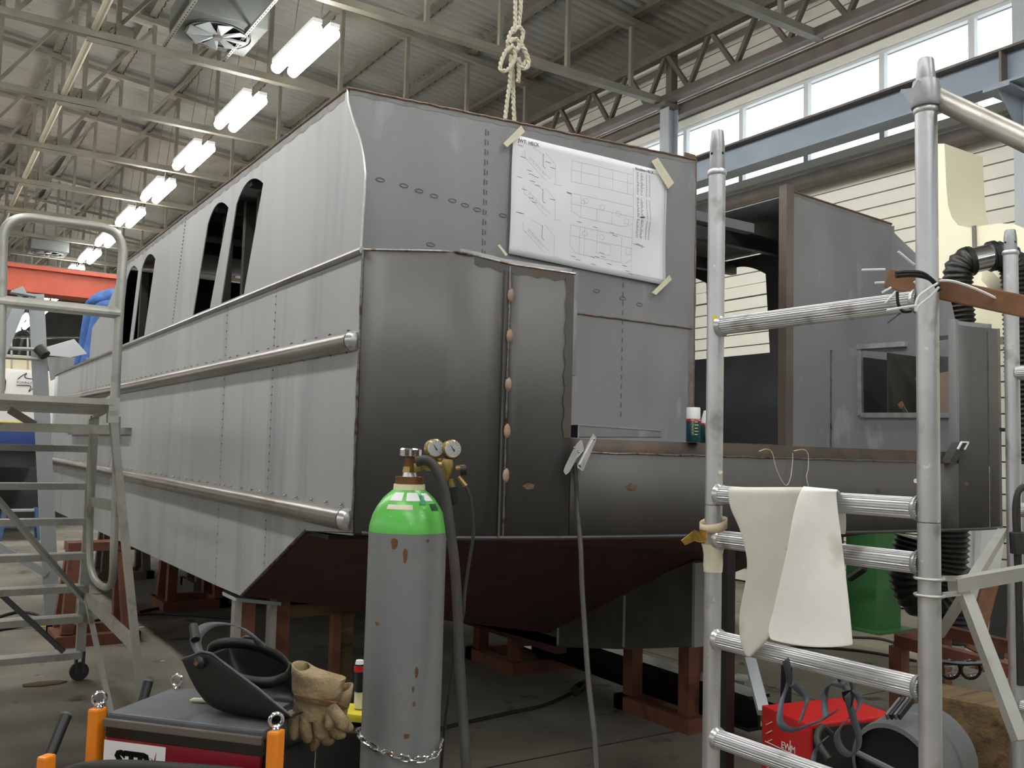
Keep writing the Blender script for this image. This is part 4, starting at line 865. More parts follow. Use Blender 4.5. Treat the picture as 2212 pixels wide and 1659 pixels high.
# ---- welding power source
ZW = .965
FL, FR = onZ(206, 1538, ZW), onZ(590, 1584, ZW); FL.z = FR.z = 0; e1 = (FR-FL).normalized(); e2 = V((-e1.y, e1.x, 0)); WW = (FR-FL).length; DW = (lambda p: (V((p.x, p.y, 0))-FL).dot(e2))(onZ(352, 1478, ZW))
def wp(a, b_, z): return FL+e1*a+e2*b_+V((0, 0, z))
wm = thing('welding_machine', 'dark red welding machine with orange corner posts and grey lid', 'welding machine', wp(WW/2, DW/2, .05))
MB().frame(wp(WW/2, DW/2, .53), e1, e2, V((0, 0, 1)), WW-.05, DW-.04, .72).build('body', M['black'], wm, bevel=.005, smooth=False)
MB().frame(wp(WW/2, DW/2, ZW-.012), e1, e2, V((0, 0, 1)), WW-.06, DW-.02, .024).build('lid', M['greytop'], wm, bevel=.006, smooth=False)
MB().frame(wp(WW/2, .001, ZW-.022), e1, e2, V((0, 0, 1)), WW-.055, .012, .02).build('lid_edge', M['brownsteel'], wm, bevel=.003, smooth=False)
MB().frame(wp(WW/2, .012, ZW-.044), e1, e2, V((0, 0, 1)), WW-.06, .012, .03).build('top_strip', M['blackgloss'], wm, smooth=False)
fp = MB().frame(wp(WW/2, .010, ZW-.24), e1, e2, V((0, 0, 1)), WW-.07, .012, .36).build('front_panel', M['darkred'], wm, smooth=False)
sx0, sx1, sz1 = .03, .21, ZW-.066
MB().quad(wp(sx0, .003, sz1-.07), wp(sx1, .003, sz1-.07), wp(sx1, .003, sz1), wp(sx0, .003, sz1), .0008, -e2).build('badge', M['white'], fp, smooth=False)
text('STB', .062, M['blackgloss'], 'lettering', fp, wp(sx0+.035, .0018, sz1-.066), e1, (0, 0, 1), bold=.004)
b = MB(); c = wp(sx1-.03, .0016, sz1-.04)
for a in range(6):
    an = a*math.pi/3+.35; d = e1*math.cos(an)+V((0, 0, 1))*math.sin(an); n2 = e1*math.cos(an+1.57)+V((0, 0, 1))*math.sin(an+1.57); b.add([c-n2*.0025, c+d*(.028 if a % 2 else .018), c+n2*.0025], [(0, 1, 2)])
b.build('star_emblem', M['darkred'], fp, smooth=False)
def opost(a, b_, z1, w_=.03, z0=.1): return MB().frame(wp(a, b_, (z0+z1)/2), e1, e2, V((0, 0, 1)), w_, w_*1.3, z1-z0).build('corner_post', M['orange'], wm, bevel=.006, smooth=False)
def eye(a, b_, z, tilt):
    d = e1*math.cos(tilt)+e2*math.sin(tilt); c = wp(a, b_, z+.024); o = MB().tube(arc(c, .0155, 0, 360, 20, d, (0, 0, 1))[:-1], .0048, 8, closed=True).build('eye_bolt', M['chrome'], wm); MB().lathe(wp(a, b_, z), [(.011, 0), (.011, .005), (.006, .009)], 12).build('eye_base', M['chrome'], o)
opost(-.002, .01, ZW+.008); opost(WW+.002, .01, ZW+.005)
eye(.0, .012, ZW+.007, .9); eye(WW, .012, ZW+.004, .75); eye(.05, DW-.03, ZW-.001, .1); eye(WW-.05, DW-.03, ZW-.001, .2)
opost(-.035, -.12, ZW-.075, .028); opost(WW+.0, -.12, ZW-.11, .028)
MB().tube(spl([dep(120, 1690, 2.30), dep(150, 1668, 2.30), dep(200, 1657, 2.28), dep(280, 1655, 2.26), dep(400, 1662, 2.24), dep(520, 1672, 2.2), dep(600, 1690, 2.18)], 8), .015, 12).build('cable_guard', M['rubber'], wm)
for p0, p1 in ((dep(143, 1545, 2.62), dep(80, 1700, 2.45)), (dep(321, 1470, 3.0), dep(285, 1600, 2.9))):
    o = MB().tube([p0, p1], .0155, 14).build('handle_bar', M['black'], wm); MB().tube([p0-(p1-p0).normalized()*.002, p0+(p1-p0).normalized()*.004], .0162, 14).build('handle_cap', M['greytop'], o)
for a in (.06, WW-.06):
    for b_ in (.06, DW-.06): MB().tube([wp(a-.02, b_, .07), wp(a+.02, b_, .07)], .07, 16).build('wheel', M['rubber'], wm)
tag(MB().tube([onZ(410, 1513, ZW+.007), onZ(418, 1512, ZW+.007), onZ(445, 1513, ZW+.007), onZ(470, 1514, ZW+.007)], .0062, 8, rs=[.002, .006, .0062, .005]).build('wooden_stick', M['foam']), 'short pale wooden stick lying on the welding machine lid', 'stick')
# ---- welding helmet lying on the lid
hc = wp(.355, .16, ZW+.002); ub = (e1*.93+e2*.12).normalized(); ub = e1; ua = e2
hm = thing('welding_helmet', 'black welding helmet lying face down on the welding machine lid', 'helmet', hc)
LB = [(-.145, .128), (-.135, .095), (-.118, .06), (-.095, .025), (-.065, .004), (-.01, 0), (.07, 0), (.13, .004), (.165, .018)]
LT = [(-.150, .135), (-.136, .142), (-.12, .147), (-.095, .160), (-.065, .158), (-.01, .128), (.07, .085), (.13, .048), (.168, .026)]
b = MB(); rows = []
for (s0_, z0_), (s1_, z1_) in zip(LB, LT):
    W = .105; row = []
    for a_, h_ in ((-1, 1), (-1, .75), (-.99, .45), (-.95, .22), (-.82, .06), (-.5, 0), (0, -.0), (.5, 0), (.82, .06), (.95, .22), (.99, .45), (1, .75), (1, 1)):
        s = s0_+(s1_-s0_)*h_; z = z0_+(z1_-z0_)*h_; row.append(hc+ub*s+ua*(a_*W)+V((0, 0, max(z, .001))))
    rows.append(row)
b.grid(rows).build('shell', M['black'], hm, thick=.004, sub=1, ang=180)
MB().tube([hc+ub*s1_+ua*(-.105)+V((0, 0, z1_)) for s1_, z1_ in LT], .003, 6).build('rim', M['greytop'], hm); MB().tube([hc+ub*s1_+ua*(.105)+V((0, 0, z1_)) for s1_, z1_ in LT], .003, 6).build('rim', M['greytop'], hm)
kn = MB().lathe(hc+ub*-.09-ua*.107+V((0, 0, .135)), [(.016, 0), (.016, .012), (.012, .016), (.006, .02)], 8, -ua).build('pivot_knob', M['black'], hm); MB().lathe(hc+ub*-.09-ua*.128+V((0, 0, .135)), [(.005, 0), (.005, .003)], 8, -ua).build('knob_screw', M['rust'], kn)
c = hc+ub*-.06+V((0, 0, .138))
ribbon(MB(), [c+ub*-.03-ua*.09+V((0, 0, -.01)), c+ub*-.075-ua*.07+V((0, 0, .04)), c+ub*-.07-ua*.02+V((0, 0, .07)), c+ub*-.02+ua*.03+V((0, 0, .065)), c+ub*.02+ua*.06+V((0, 0, .03)), c+ub*.03+ua*.085+V((0, 0, .0))], .03, ua*.5+ub*.6+V((0, 0, -.3))).build('crown_band', M['greytop'], hm, thick=.003)
ribbon(MB(), [c+ub*(.05+.11*math.cos(k*.483)*1.0-.01)+ua*(.088*math.sin(k*.483))+V((0, 0, -.02-.03*math.cos(k*.483)+.015*math.sin(k*.483))) for k in range(14)], .028, (0, 0, 1)).build('head_band', M['black'], hm, thick=.003)
MB().tube([c+ub*-.065-ua*.085+V((0, 0, .045)), c+ub*-.09-ua*.06+V((0, 0, .075))], .012, 8).build('band_knob', M['black'], hm)
MB().quad(hc+ub*-.01-ua*.05+V((0, 0, .004)), hc+ub*.08-ua*.05+V((0, 0, .004)), hc+ub*.08+ua*.05+V((0, 0, .004)), hc+ub*-.01+ua*.05+V((0, 0, .004)), .006, (0, 0, 1)).build('lens', M['greytop'], hm)
# ---- leather gloves hanging on the right corner of the machine
def glove(name, label, D, cuff, palm, fingers, thumb):
    t = thing(name, label, 'glove', dep(*fingers[0][-1][:2], D), 'tan leather welding gloves')
    T = .025
    b = MB(); rings = []
    for (xl, yl, xr, yr) in cuff:
        a = dep(xl, yl, D); c_ = dep(xr, yr, D); rings.append(((a+c_)/2, (c_-a)/2, FW*T*1.5))
    loft(b, rings, 20, False).build('cuff', M['glove'], t, thick=.004, ang=80)
    b = MB(); rings = []
    for (xl, yl, xr, yr) in palm:
        a = dep(xl, yl, D-.004); c_ = dep(xr, yr, D-.004); rings.append(((a+c_)/2, (c_-a)/2, FW*T))
    loft(b, rings, 20).build('palm', M['glove'], t, ang=80)
    a, c_ = cuff[-1][:2], cuff[-1][2:]
    MB().tube([dep(a[0]+(c_[0]-a[0])*k/8, a[1]+(c_[1]-a[1])*k/8+2*math.sin(k*.39), D-.034-.006*math.sin(k*.39)) for k in range(9)], .0022, 5).build('cuff_seam', M['rust'], t)
    for f in fingers+[thumb]:
        pts = spl([dep(x, y, D-.012-dd) for x, y, r, dd in [(q+(0,))[:4] for q in f]], 5); rs0 = [q[2]*.00132 for q in f]; rs = []
        for i in range(len(rs0)-1): rs += [rs0[i]+(rs0[i+1]-rs0[i])*k/5 for k in range(5)]
        rs.append(rs0[-1]); d = (pts[-1]-pts[-2]).normalized(); r = rs[-1]
        pts += [pts[-1]+d*r*.5, pts[-1]+d*r*.85]; rs += [r*.8, r*.35]
        MB().tube(pts, 0, 12, rs=rs).build('thumb' if f is thumb else 'finger', M['glove'], t, ang=80)
glove('work_glove', 'front tan leather glove hanging fingers down beside the welding machine', 2.36,
      [(633, 1432, 668, 1444), (632, 1450, 690, 1452), (632, 1462, 746, 1466), (632, 1488, 736, 1498), (636, 1500, 728, 1518)],
      [(634, 1492, 726, 1506), (634, 1515, 727, 1525), (632, 1535, 726, 1545), (634, 1548, 718, 1556)],
      [[(638, 1538, 14), (635, 1565, 13), (634, 1588, 11)], [(660, 1545, 14), (661, 1575, 13), (664, 1594, 11)], [(688, 1548, 14), (690, 1572, 13), (692, 1588, 11)], [(714, 1542, 13), (716, 1556, 13, .015), (712, 1566, 11, .02)]], [(715, 1530, 13), (728, 1545, 13, .02), (742, 1566, 12, .03)])
glove('work_glove', 'rear tan leather glove tucked behind the other glove', 2.42,
      [(735, 1486, 761, 1482), (725, 1500, 758, 1505), (716, 1515, 752, 1528)], [(690, 1515, 752, 1528), (688, 1540, 750, 1545), (690, 1560, 742, 1566)],
      [[(736, 1550, 12), (748, 1566, 12), (755, 1572, 9)], [(715, 1570, 12), (728, 1585, 11), (740, 1588, 8)], [(700, 1575, 12), (704, 1596, 12), (714, 1600, 9)]], [(686, 1570, 12), (680, 1600, 12), (676, 1615, 8)])
# aerosol half hidden behind the cylinder
ae = thing('aerosol_can', 'aerosol can with cream base half hidden behind the gas cylinder', 'spray can', dep(777, 1530, 3.0))
MB().lathe(dep(777, 1492, 3.0), [(.018, 0), (.018, .085), (.012, .095)], 20).build('body', M['black'], ae); MB().lathe(dep(777, 1528, 3.0), [(.019, 0), (.019, .052)], 20).build('base', M['foam'], ae); MB().lathe(dep(777, 1450, 3.0), [(.0185, 0), (.0185, .018)], 20).build('red_band', M['red'], ae); MB().lathe(dep(777, 1434, 3.0), [(.015, 0), (.012, .012)], 16).build('cap', M['white'], ae)
tag(MB().frame(dep(770, 1540, 3.0), e1, e2, V((0, 0, 1)), .12, .12, .025).build('yellow_tray', M['yellow'], bevel=.004), 'small yellow tray under the aerosol behind the gloves', 'tray')
tag(MB().frame(dep(775, 1562, 2.98)-V((0,0,.25)), e1, e2, V((0, 0, 1)), .2, .2, .5).frame(dep(775, 1562, 2.98)-V((0,0,.5)), e1, e2, V((0, 0, 1)), .22, .22, .05).build('grey_trolley_box', M['black'], bevel=.006), 'dark trolley box between gloves and gas cylinder', 'box')
# cylinder rack under the bottle
rk = thing('cylinder_trolley', 'low steel trolley plate carrying the gas cylinder', 'trolley', (TC.x, TC.y, 0))
MB().box((TC.x, TC.y, .115), (.24, .24, .03), .8).build('platform', M['steel_dark'], rk, smooth=False)
for a in range(4): p = TC+V((.09*math.cos(a*1.57), .09*math.sin(a*1.57), .05)); MB().tube([p-V((.015, 0, 0)), p+V((.015, 0, 0))], .05, 14).build('wheel', M['rubber'], rk)
# ================================================================== LEFT SIDE: PLATFORM LADDER, STANDS, PERSON, BACKGROUND
AP = (1.13, 7.08)                                   # upright with the castor
ZPL = zz(187, 892, AP)                              # platform height
DN = .0
N_ = onZ(243, 869, ZPL+.0)                          # near right platform corner
ld = thing('platform_ladder', 'aluminium platform ladder with guard loop at the left edge', 'ladder', (AP[0]-.5, 6.3, 0))
al = 'aludull'
def PLd(name, b, m=al, parent=None, **k): return b.build(name, M[m], parent or ld, **k)
PLd('upright', MB().bb((AP[0]-.03, AP[1]-.02, .16), (AP[0]+.03, AP[1]+.02, ZPL-.02)), smooth=False)
PLd('upright', MB().bb((AP[0]-1.03, AP[1]-.02, .16), (AP[0]-.97, AP[1]+.02, ZPL-.02)), smooth=False)
for y in (1050, 1125, 1199, 1268, 1333, 1410, 970):
    z = zz(180, y, AP); PLd('tread', MB().bb((AP[0]-1.0, AP[1]-.10, z-.022), (AP[0]-.01, AP[1]+.04, z+.022)), smooth=False)
cs = PLd('castor', MB().tube([(AP[0]+.0, AP[1]-.015, .062), (AP[0]+.0, AP[1]+.02, .062)], .062, 18), 'rubber'); MB().bb((AP[0]-.03, AP[1]-.03, .05), (AP[0]-.015, AP[1]+.03, .17)).bb((AP[0]+.015, AP[1]-.03, .05), (AP[0]+.03, AP[1]+.03, .2)).build('castor_fork', M['steel_dark'], cs, smooth=False)
for k in range(9):
    y0 = N_.y+(AP[1]-N_.y)*k/9; y1 = N_.y+(AP[1]-N_.y)*(k+.86)/9; x1 = N_.x+(AP[0]-N_.x)*(k+.5)/9
    PLd('platform_slat', MB().bb((x1-1.1, y0, ZPL-.012), (x1, y1, ZPL+.012)), smooth=False)
PLd('platform_edge', MB().bar((N_.x-1.15, N_.y, ZPL+.0), (N_.x, N_.y, ZPL+.0), .03, .06, (0, 1, 0)), smooth=False)
PLd('platform_edge', MB().bar((N_.x, N_.y, ZPL), (AP[0], AP[1], ZPL), .03, .07), smooth=False)
PLd('corner_bracket', MB().box((N_.x+.005, N_.y, ZPL-.04), (.05, .05, .13)), smooth=False)
ft = onZ(318, 1640, 0.0); 
PLd('splayed_leg', MB().bar((N_.x, N_.y, ZPL-.04), ft, .035, .055), smooth=False)
c1_ = V((N_.x, N_.y, ZPL)).lerp(ft, (ZPL-.60)/ZPL)
PLd('side_brace', MB().bar((AP[0], AP[1], .58), c1_, .02, .075), smooth=False)
PLd('diagonal_brace', MB().bar((AP[0]-1.0, AP[1]-1.2, ZPL-.12), (AP[0], AP[1]-.05, .55), .03, .03), smooth=False)
PLd('diagonal_brace', MB().bar((AP[0], AP[1]-.04, .62), ft+V((-.12, .25, .1)), .028, .028), smooth=False)
PLd('diagonal_brace', MB().bar(dep(0, 1282, 6.1), dep(138, 1408, 6.2), .03, .03), 'steel_dark', smooth=False)
PLd('cross_bar', MB().bar(onY(0, 922, N_.y+.5), onY(240, 928, N_.y+.1), .02, .045), smooth=False)
PLd('under_brace', MB().bar(onY(20, 885, N_.y+.6), onY(75, 918, N_.y+.6), .02, .04), smooth=False)
# guard loop on the near edge
gy = N_.y
gl = [onY(*q_, gy) for q_ in [(248, 868), (256, 700), (266, 545)]]; gl += [onY(*q_, gy) for q_ in [(262, 525), (250, 505), (230, 494), (200, 488), (120, 478), (70, 471), (40, 473), (18, 486), (8, 505), (5, 540), (2, 700), (-2, 850)]]
PLd('guard_loop', MB().tube(spl(gl[:3], 2)[:-1]+spl(gl[2:], 5), .0235, 12))
PLd('mid_rail', ribtube(MB(), onY(-5, 650, gy), onY(258, 677, gy), .03, 14), smooth=False)
# folded side loop hanging down
ul = spl([dep(199, 905, 5.9), dep(196, 1050, 5.9), dep(194, 1190, 5.9), dep(200, 1240, 5.8), dep(215, 1262, 5.6), dep(232, 1268, 5.3), dep(243, 1250, 5.1), dep(246, 1180, 5.0), dep(250, 1050, 5.0), dep(252, 900, 5.0)], 6)
PLd('folded_loop', MB().tube(ul, .021, 10)); PLd('loop_rail', MB().bar(dep(198, 1083, 5.9), dep(249, 1094, 5.0), .02, .06), smooth=False)
# ---- taller step frame standing behind it
lf = thing('stepladder', 'pale grey upright frame with slanted legs behind the platform ladder', 'ladder', onZ(105, 1335, 0))
g = onZ(112, 1335, 0)
gt = lambda x, y, d=0: onY(x, y, g.y+d)
MB().bar((g.x, g.y, .02), gt(78, 636), .13, .06, (0, 1, 0)).build('upright', M['greysteel'], lf, smooth=False)
for x0, x1, d in ((48, -14, -.12), (22, -42, .12)): MB().bar(gt(x0, 648, d), gt(x1, 800, d), .10, .04, (0, 1, 0)).build('slanted_leg', M['greysteel'], lf, smooth=False)
MB().bar(gt(24, 630, -.1), gt(78, 640, -.1), .02, .10, (0, 1, 0)).bar(gt(40, 622, -.1), gt(50, 640, -.1), .08, .02, (0, 1, 0)).build('head_plate', M['greysteel'], lf, smooth=False)
MB().bar(gt(100, 1240), gt(-10, 1175), .06, .09, (0, 1, 0)).build('strut', M['greysteel'], lf, smooth=False)
for y0, y1 in ((755, 755), (774, 776)): MB().tube([onY(-20, y0-4, g.y-.1), onY(95, y1, g.y-.1)], .018, 10).build('hand_rail', M['aludull'], lf)
MB().tube([onY(83, 752, g.y-.1), onY(98, 768, g.y-.15)], .05, 12).build('foam_grip', M['rubber'], lf)
# ---- stands under the hull
def stand(name, label, x0, x1, y0, y1, top, posts, m='brown', sw=.09):
    t = thing(name, label, 'stand', ((x0+x1)/2, (y0+y1)/2, 0), 'brown steel stands under the hull')
    for a, c_ in (((x0, y0), (x1, y0)), ((x1, y0), (x1, y1)), ((x1, y1), (x0, y1)), ((x0, y1), (x0, y0))):
        d = V((c_[0]-a[0], c_[1]-a[1], 0)).normalized()*(sw/2); MB().bar(V((*a, sw/2))+d*(1 if a[1] == c_[1] else -1)*(-1 if a[1] == c_[1] else 1), V((*c_, sw/2))+d*(1 if a[1] == c_[1] else -1), sw, sw).build('base_rail', M[m], t, smooth=False)
    for px_, py_, tx, ty in posts: MB().bar((px_, py_, sw), (tx, ty, top), sw, sw).build('post', M[m], t, smooth=False)
    return t
stand('hull_stand', 'brown steel stand with square base under the keel behind the cylinder hose', 3.94, 4.60, 5.85, 6.45, .56, [(3.98, 6.40, 3.98, 6.40), (3.98, 5.90, 3.98, 5.90), (4.55, 6.40, 4.5, 6.3)])
stand('hull_stand', 'brown steel stand under the skeg beside the left scaffold post', 4.07, 4.75, 4.15, 4.75, .66, [(4.12, 4.20, 4.12, 4.20), (4.12, 4.72, 4.12, 4.72), (4.7, 4.7, 4.6, 4.7)])
s_ = stand('hull_stand', 'orange-brown trestle stand nearest behind the platform ladder', 1.17, 1.72, 8.25, 8.75, .80, [(1.21, 8.29, 1.26, 8.45), (1.68, 8.29, 1.63, 8.45), (1.21, 8.71, 1.26, 8.55), (1.68, 8.71, 1.63, 8.55)])
MB().bb((1.2, 8.38, .745), (1.75, 8.62, .815)).build('top_beam', M['brown'], s_, smooth=False)
for i, (x, y, l) in enumerate([(2.3, 9.6, 'second dark stand further along under the hull'), (2.9, 10.8, 'third dark stand deep under the hull'), (2.1, 12.0, 'far stand under the bow'), (3.9, 8.6, 'stand under the middle of the keel')]):
    stand('hull_stand', l, x, x+.55, y, y+.5, .60, [(x+.04, y+.04, x+.06, y+.1), (x+.51, y+.04, x+.49, y+.1), (x+.04, y+.46, x+.06, y+.4), (x+.51, y+.46, x+.49, y+.4)], 'brownsteel' if i else 'brown')
tr = thing('trestle', 'wooden trestle with pale legs under the hull chine behind the welding helmet', 'trestle', (2.1, 5.2, 0))
def leg(px, py): p = onY(px, py, 5.2); return p
for px in (511, 587): p = onY(px, 1320, 5.15); MB().bb((p.x-.02, p.y-.03, 0), (p.x+.02, p.y+.03, .80)).build('leg', M['aludull'], tr, smooth=False); MB().bb((p.x+.02, p.y-.02, 0), (p.x+.10, p.y+.06, .79)).build('leg', M['brown'], tr, smooth=False)
p = onY(722, 1380, 5.2); MB().bb((p.x-.02, p.y-.03, 0), (p.x+.03, p.y+.03, .68)).build('leg', M['brown'], tr, smooth=False); MB().bb((p.x+.03, p.y, 0), (p.x+.12, p.y+.05, .68)).build('leg', M['wood'], tr, smooth=False)
a = onY(503, 1290, 5.15); c_ = onY(600, 1322, 5.15); MB().quad((a.x, 5.1, .80), (c_.x, 5.1, .76), (c_.x, 5.35, .76), (a.x, 5.35, .80), .02, (0, 0, 1)).build('top_plate', M['greysteel'], tr, smooth=False)
MB().bb((c_.x, 5.15, .68), (3.25, 5.27, .75)).build('cross_beam', M['wood'], tr, smooth=False); MB().bb((2.55, 5.1, .755), (3.0, 5.3, .80)).build('wedge', M['wood'], tr, smooth=False)
# black steel beam lying under the stern
b0 = onZ(1150, 1392, .12); b1 = onZ(1640, 1566, .12); d = (b1-b0).normalized(); sd = V((-d.y, d.x, 0)); ib = thing('black_steel_beam', 'long black I-beam lying on the floor across under the stern', 'beam', (b0+b1)/2-V((0, 0, .12)))
for nm, z, w_, h_ in (('bottom_flange', .10, .17, .02), ('web', .19, .02, .16), ('top_flange', .28, .17, .02)): MB().frame((b0+b1)/2+V((0, 0, z-.12)), d, sd, V((0, 0, 1)), (b1-b0).length, w_, h_).build(nm, M['blackgloss'], ib, smooth=False)
for k in (.12, .8): p = b0.lerp(b1, k); MB().frame(V((p.x, p.y, .045)), d, sd, V((0, 0, 1)), .12, .3, .09).build('packing_block', M['wood'], ib, smooth=False)
# cables on the floor
def cable(nm, lab, pts, r, m='rubber', z=None):
    return tag(MB().tube(spl([onZ(x, y, r) for x, y in pts], 8), r, 8).build(nm, M[m]), lab, 'cable')
cable('floor_cable', 'black cable snaking over the floor behind the platform ladder', [(300, 1322), (360, 1310), (430, 1302), (520, 1306), (640, 1298), (800, 1320)], .012)
cable('floor_cable', 'second black cable on the floor right of the ladder leg', [(180, 1350), (240, 1332), (330, 1326), (420, 1330), (500, 1336)], .012)
cable('floor_cable', 'coiled dark cable on the floor at the left edge', [(-10, 1362), (60, 1348), (85, 1330), (40, 1322), (-10, 1335)], .014)
cable('floor_cable', 'thin cable along the floor right of the apron', [(1480, 1385), (1620, 1372), (1800, 1376), (1900, 1380), (1960, 1400)], .012)
cable('floor_cable', 'second thin cable along the floor right of the apron', [(1500, 1420), (1700, 1398), (1850, 1405), (1980, 1428)], .012)
pc = thing('plug_cable', 'dark power cable with a red plug lying on the floor beneath the stern', 'cable', onZ(1245, 1490, 0))
MB().tube(spl([onZ(x, y, .012) for x, y in [(930, 1580), (1000, 1562), (1100, 1540), (1180, 1522), (1240, 1494)]], 8), .012, 8).build('cable', M['rubber'], pc)
p0 = onZ(1243, 1492, .04); p1 = onZ(1266, 1474, .04); MB().tube([p0, p0.lerp(p1, .5)], .035, 14).build('socket', M['black'], pc); MB().tube([p0.lerp(p1, .5), p1], .03, 14).build('plug', mat('faded_red_plug', (150, 84, 92), .5, 0, .1), pc)
MB().tube(spl([p1, onZ(1275, 1455, .1), onZ(1262, 1435, .1), onZ(1255, 1425, .02)], 6), .011, 8).build('tail', M['rubber'], pc)
# small floor litter
for i, (px, py, m_, lab, sx) in enumerate([(95, 1478, 'wood', 'flat brown cardboard scrap on the floor by the castor', .22), (105, 1352, 'yellow', 'yellow plastic piece on the floor behind the ladder treads', .12), (88, 1462, 'paper', 'tiny white scrap of paper on the floor left of the castor', .03), (352, 1428, 'foam', 'small pale pebble on the floor near the machine', .03), (306, 1356, 'paper', 'small white crumpled scrap beside the trestle foot', .05)]):
    p = onZ(px, py, 0); b = MB(); n = 9; b.lathe((p.x, p.y, 0), [(sx*.5, 0), (sx*.46, sx*.12), (sx*.2, sx*.2)] if m_ != 'wood' else [(sx*.5, 0), (sx*.5, .008)], 7); o = b.build('floor_scrap', M[m_], smooth=False); o.scale = (1.3, .6, 1); tag(o, lab, 'scrap')
# blue step stool far left
p = onZ(40, 1165, 0); bs = thing('step_stool', 'blue plastic step stool on the floor at the far left', 'stool', p)
for dx in (-.27, .27):
    for dy in (-.14, .14): MB().bar((p.x+dx*1.1, p.y+dy*1.3, 0), (p.x+dx*.85, p.y+dy*.7, .52), .07, .05).build('leg', M['stool'], bs, bevel=.01, smooth=False)
MB().bb((p.x-.25, p.y-.16, .20), (p.x+.25, p.y, .25)).build('lower_step', M['stool'], bs, bevel=.01, smooth=False); MB().bb((p.x-.22, p.y-.1, .46), (p.x+.22, p.y+.12, .50)).build('upper_step', M['greysteel'], bs, bevel=.01, smooth=False)
# ---- white hire boat in the background
wb = thing('white_hire_boat', 'white and blue cabin boat standing in the background at the left edge', 'boat', (0, 18, .8))
WYb = 18.0
zq = lambda y: onY(40, y, WYb).z
xr = onY(82, 850, WYb).x+.35
MB().bb((-7, WYb, zq(915)), (xr, WYb+3, zq(797))).build('superstructure', M['boatwhite'], wb, bevel=.06)
MB().bb((-7, WYb-.02, zq(968)), (xr+.1, WYb+3, zq(913))).build('hull', M['boatblue'], wb, bevel=.03)
MB().bb((-7, WYb-.03, zq(917)), (xr+.1, WYb, zq(912))).build('yellow_stripe', M['yellow'], wb, smooth=False)
MB().bb((-7, WYb+.3, zq(1010)), (xr-.1, WYb+2.7, zq(968))).build('bottom', M['steel_dark'], wb, smooth=False)
MB().bb((-7, WYb+.2, zq(798)), (xr-.3, WYb+2.8, zq(765))).build('foredeck', M['foam'], wb, bevel=.03)
MB().plate([(onY(-30, 846, WYb).x, zq(846)), (onY(11, 846, WYb).x, zq(846)), (onY(13, 825, WYb).x, zq(825)), (onY(9, 812, WYb).x, zq(812)), (onY(0, 806, WYb).x, zq(806)), (onY(-30, 806, WYb).x, zq(806))], [], .01, lambda u, v, w_: V((u, WYb-.015+w_, v))).build('window', mat('tinted_window', (70, 30, 34), .2, 0, .1), wb, smooth=False)
p = onY(36, 828, WYb-.012); text('KUHNLE-TOURS', .062, M['inkdark'], 'lettering', wb, p, (1, 0, 0), (0, 0, 1))
b = MB(); 
for pts in ([(38, 819), (47, 812), (58, 806), (54, 812), (58, 817), (75, 818)], [(36, 832), (64, 833), (66, 838), (62, 846), (72, 838)]): b.tube(spl([onY(x, y, WYb-.012) for x, y in pts], 4), .008, 5)
b.build('wave_emblem', M['inkdark'], wb)
for y0 in (729, 772): MB().tube([onY(-40, y0, WYb+.1), onY(170, y0+1, WYb+.1)], .018, 8).build('hand_rail', M['chrome'], wb)
for px in (25, 60): MB().tube([onY(px, 729, WYb+.1), onY(px, 798, WYb+.1)], .018, 8).build('rail_post', M['chrome'], wb)
MB().tube(spl([onY(x, y, WYb+.3) for x, y in [(30, 760), (28, 735), (38, 720), (55, 716), (66, 728), (60, 745)]], 6), .03, 8).build('steering_wheel', M['black'], wb)
MB().bar(onY(40, 770, WYb+.3), onY(50, 725, WYb+.3), .04).build('steering_column', M['steel_dark'], wb)
# second far hull, dark clutter behind
tag(MB().bb((-6, 21.4, 0), (5, 23.8, 1.1)).bb((-6, 21.5, 1.1), (3.0, 23.5, 1.7)).build('covered_pallets', M['steel_dark'], bevel=.05), 'dark covered stack on the floor behind the white boat', 'pallets')
# ---- red overhead crane girder
cg = thing('crane_girder', 'orange-red overhead travelling crane girder crossing the far hall', 'crane', (3, 22.4, 4.8))
zt2 = onY(9, 561, 22.4).z; zb2 = onY(6, 626, 22.4).z
MB().bb((-11, 22.4, zb2+.03), (8.6, 22.9, zt2-.14)).build('web', M['crane'], cg, smooth=False); MB().bb((-11, 22.3, zt2-.14), (8.6, 23, zt2-.06)).build('top_flange', M['crane'], cg, smooth=False); MB().bb((-11, 22.3, zb2), (8.6, 23, zb2+.03)).build('bottom_flange', M['crane'], cg, smooth=False); MB().bb((-11, 22.5, zt2-.06), (8.6, 22.6, zt2)).build('rail', M['brownsteel'], cg, smooth=False)
MB().bb((8.5, 21.4, ZC1+.04), (9.0, 23.9, ZC1+.5)).build('end_carriage', M['crane'], cg, smooth=False)
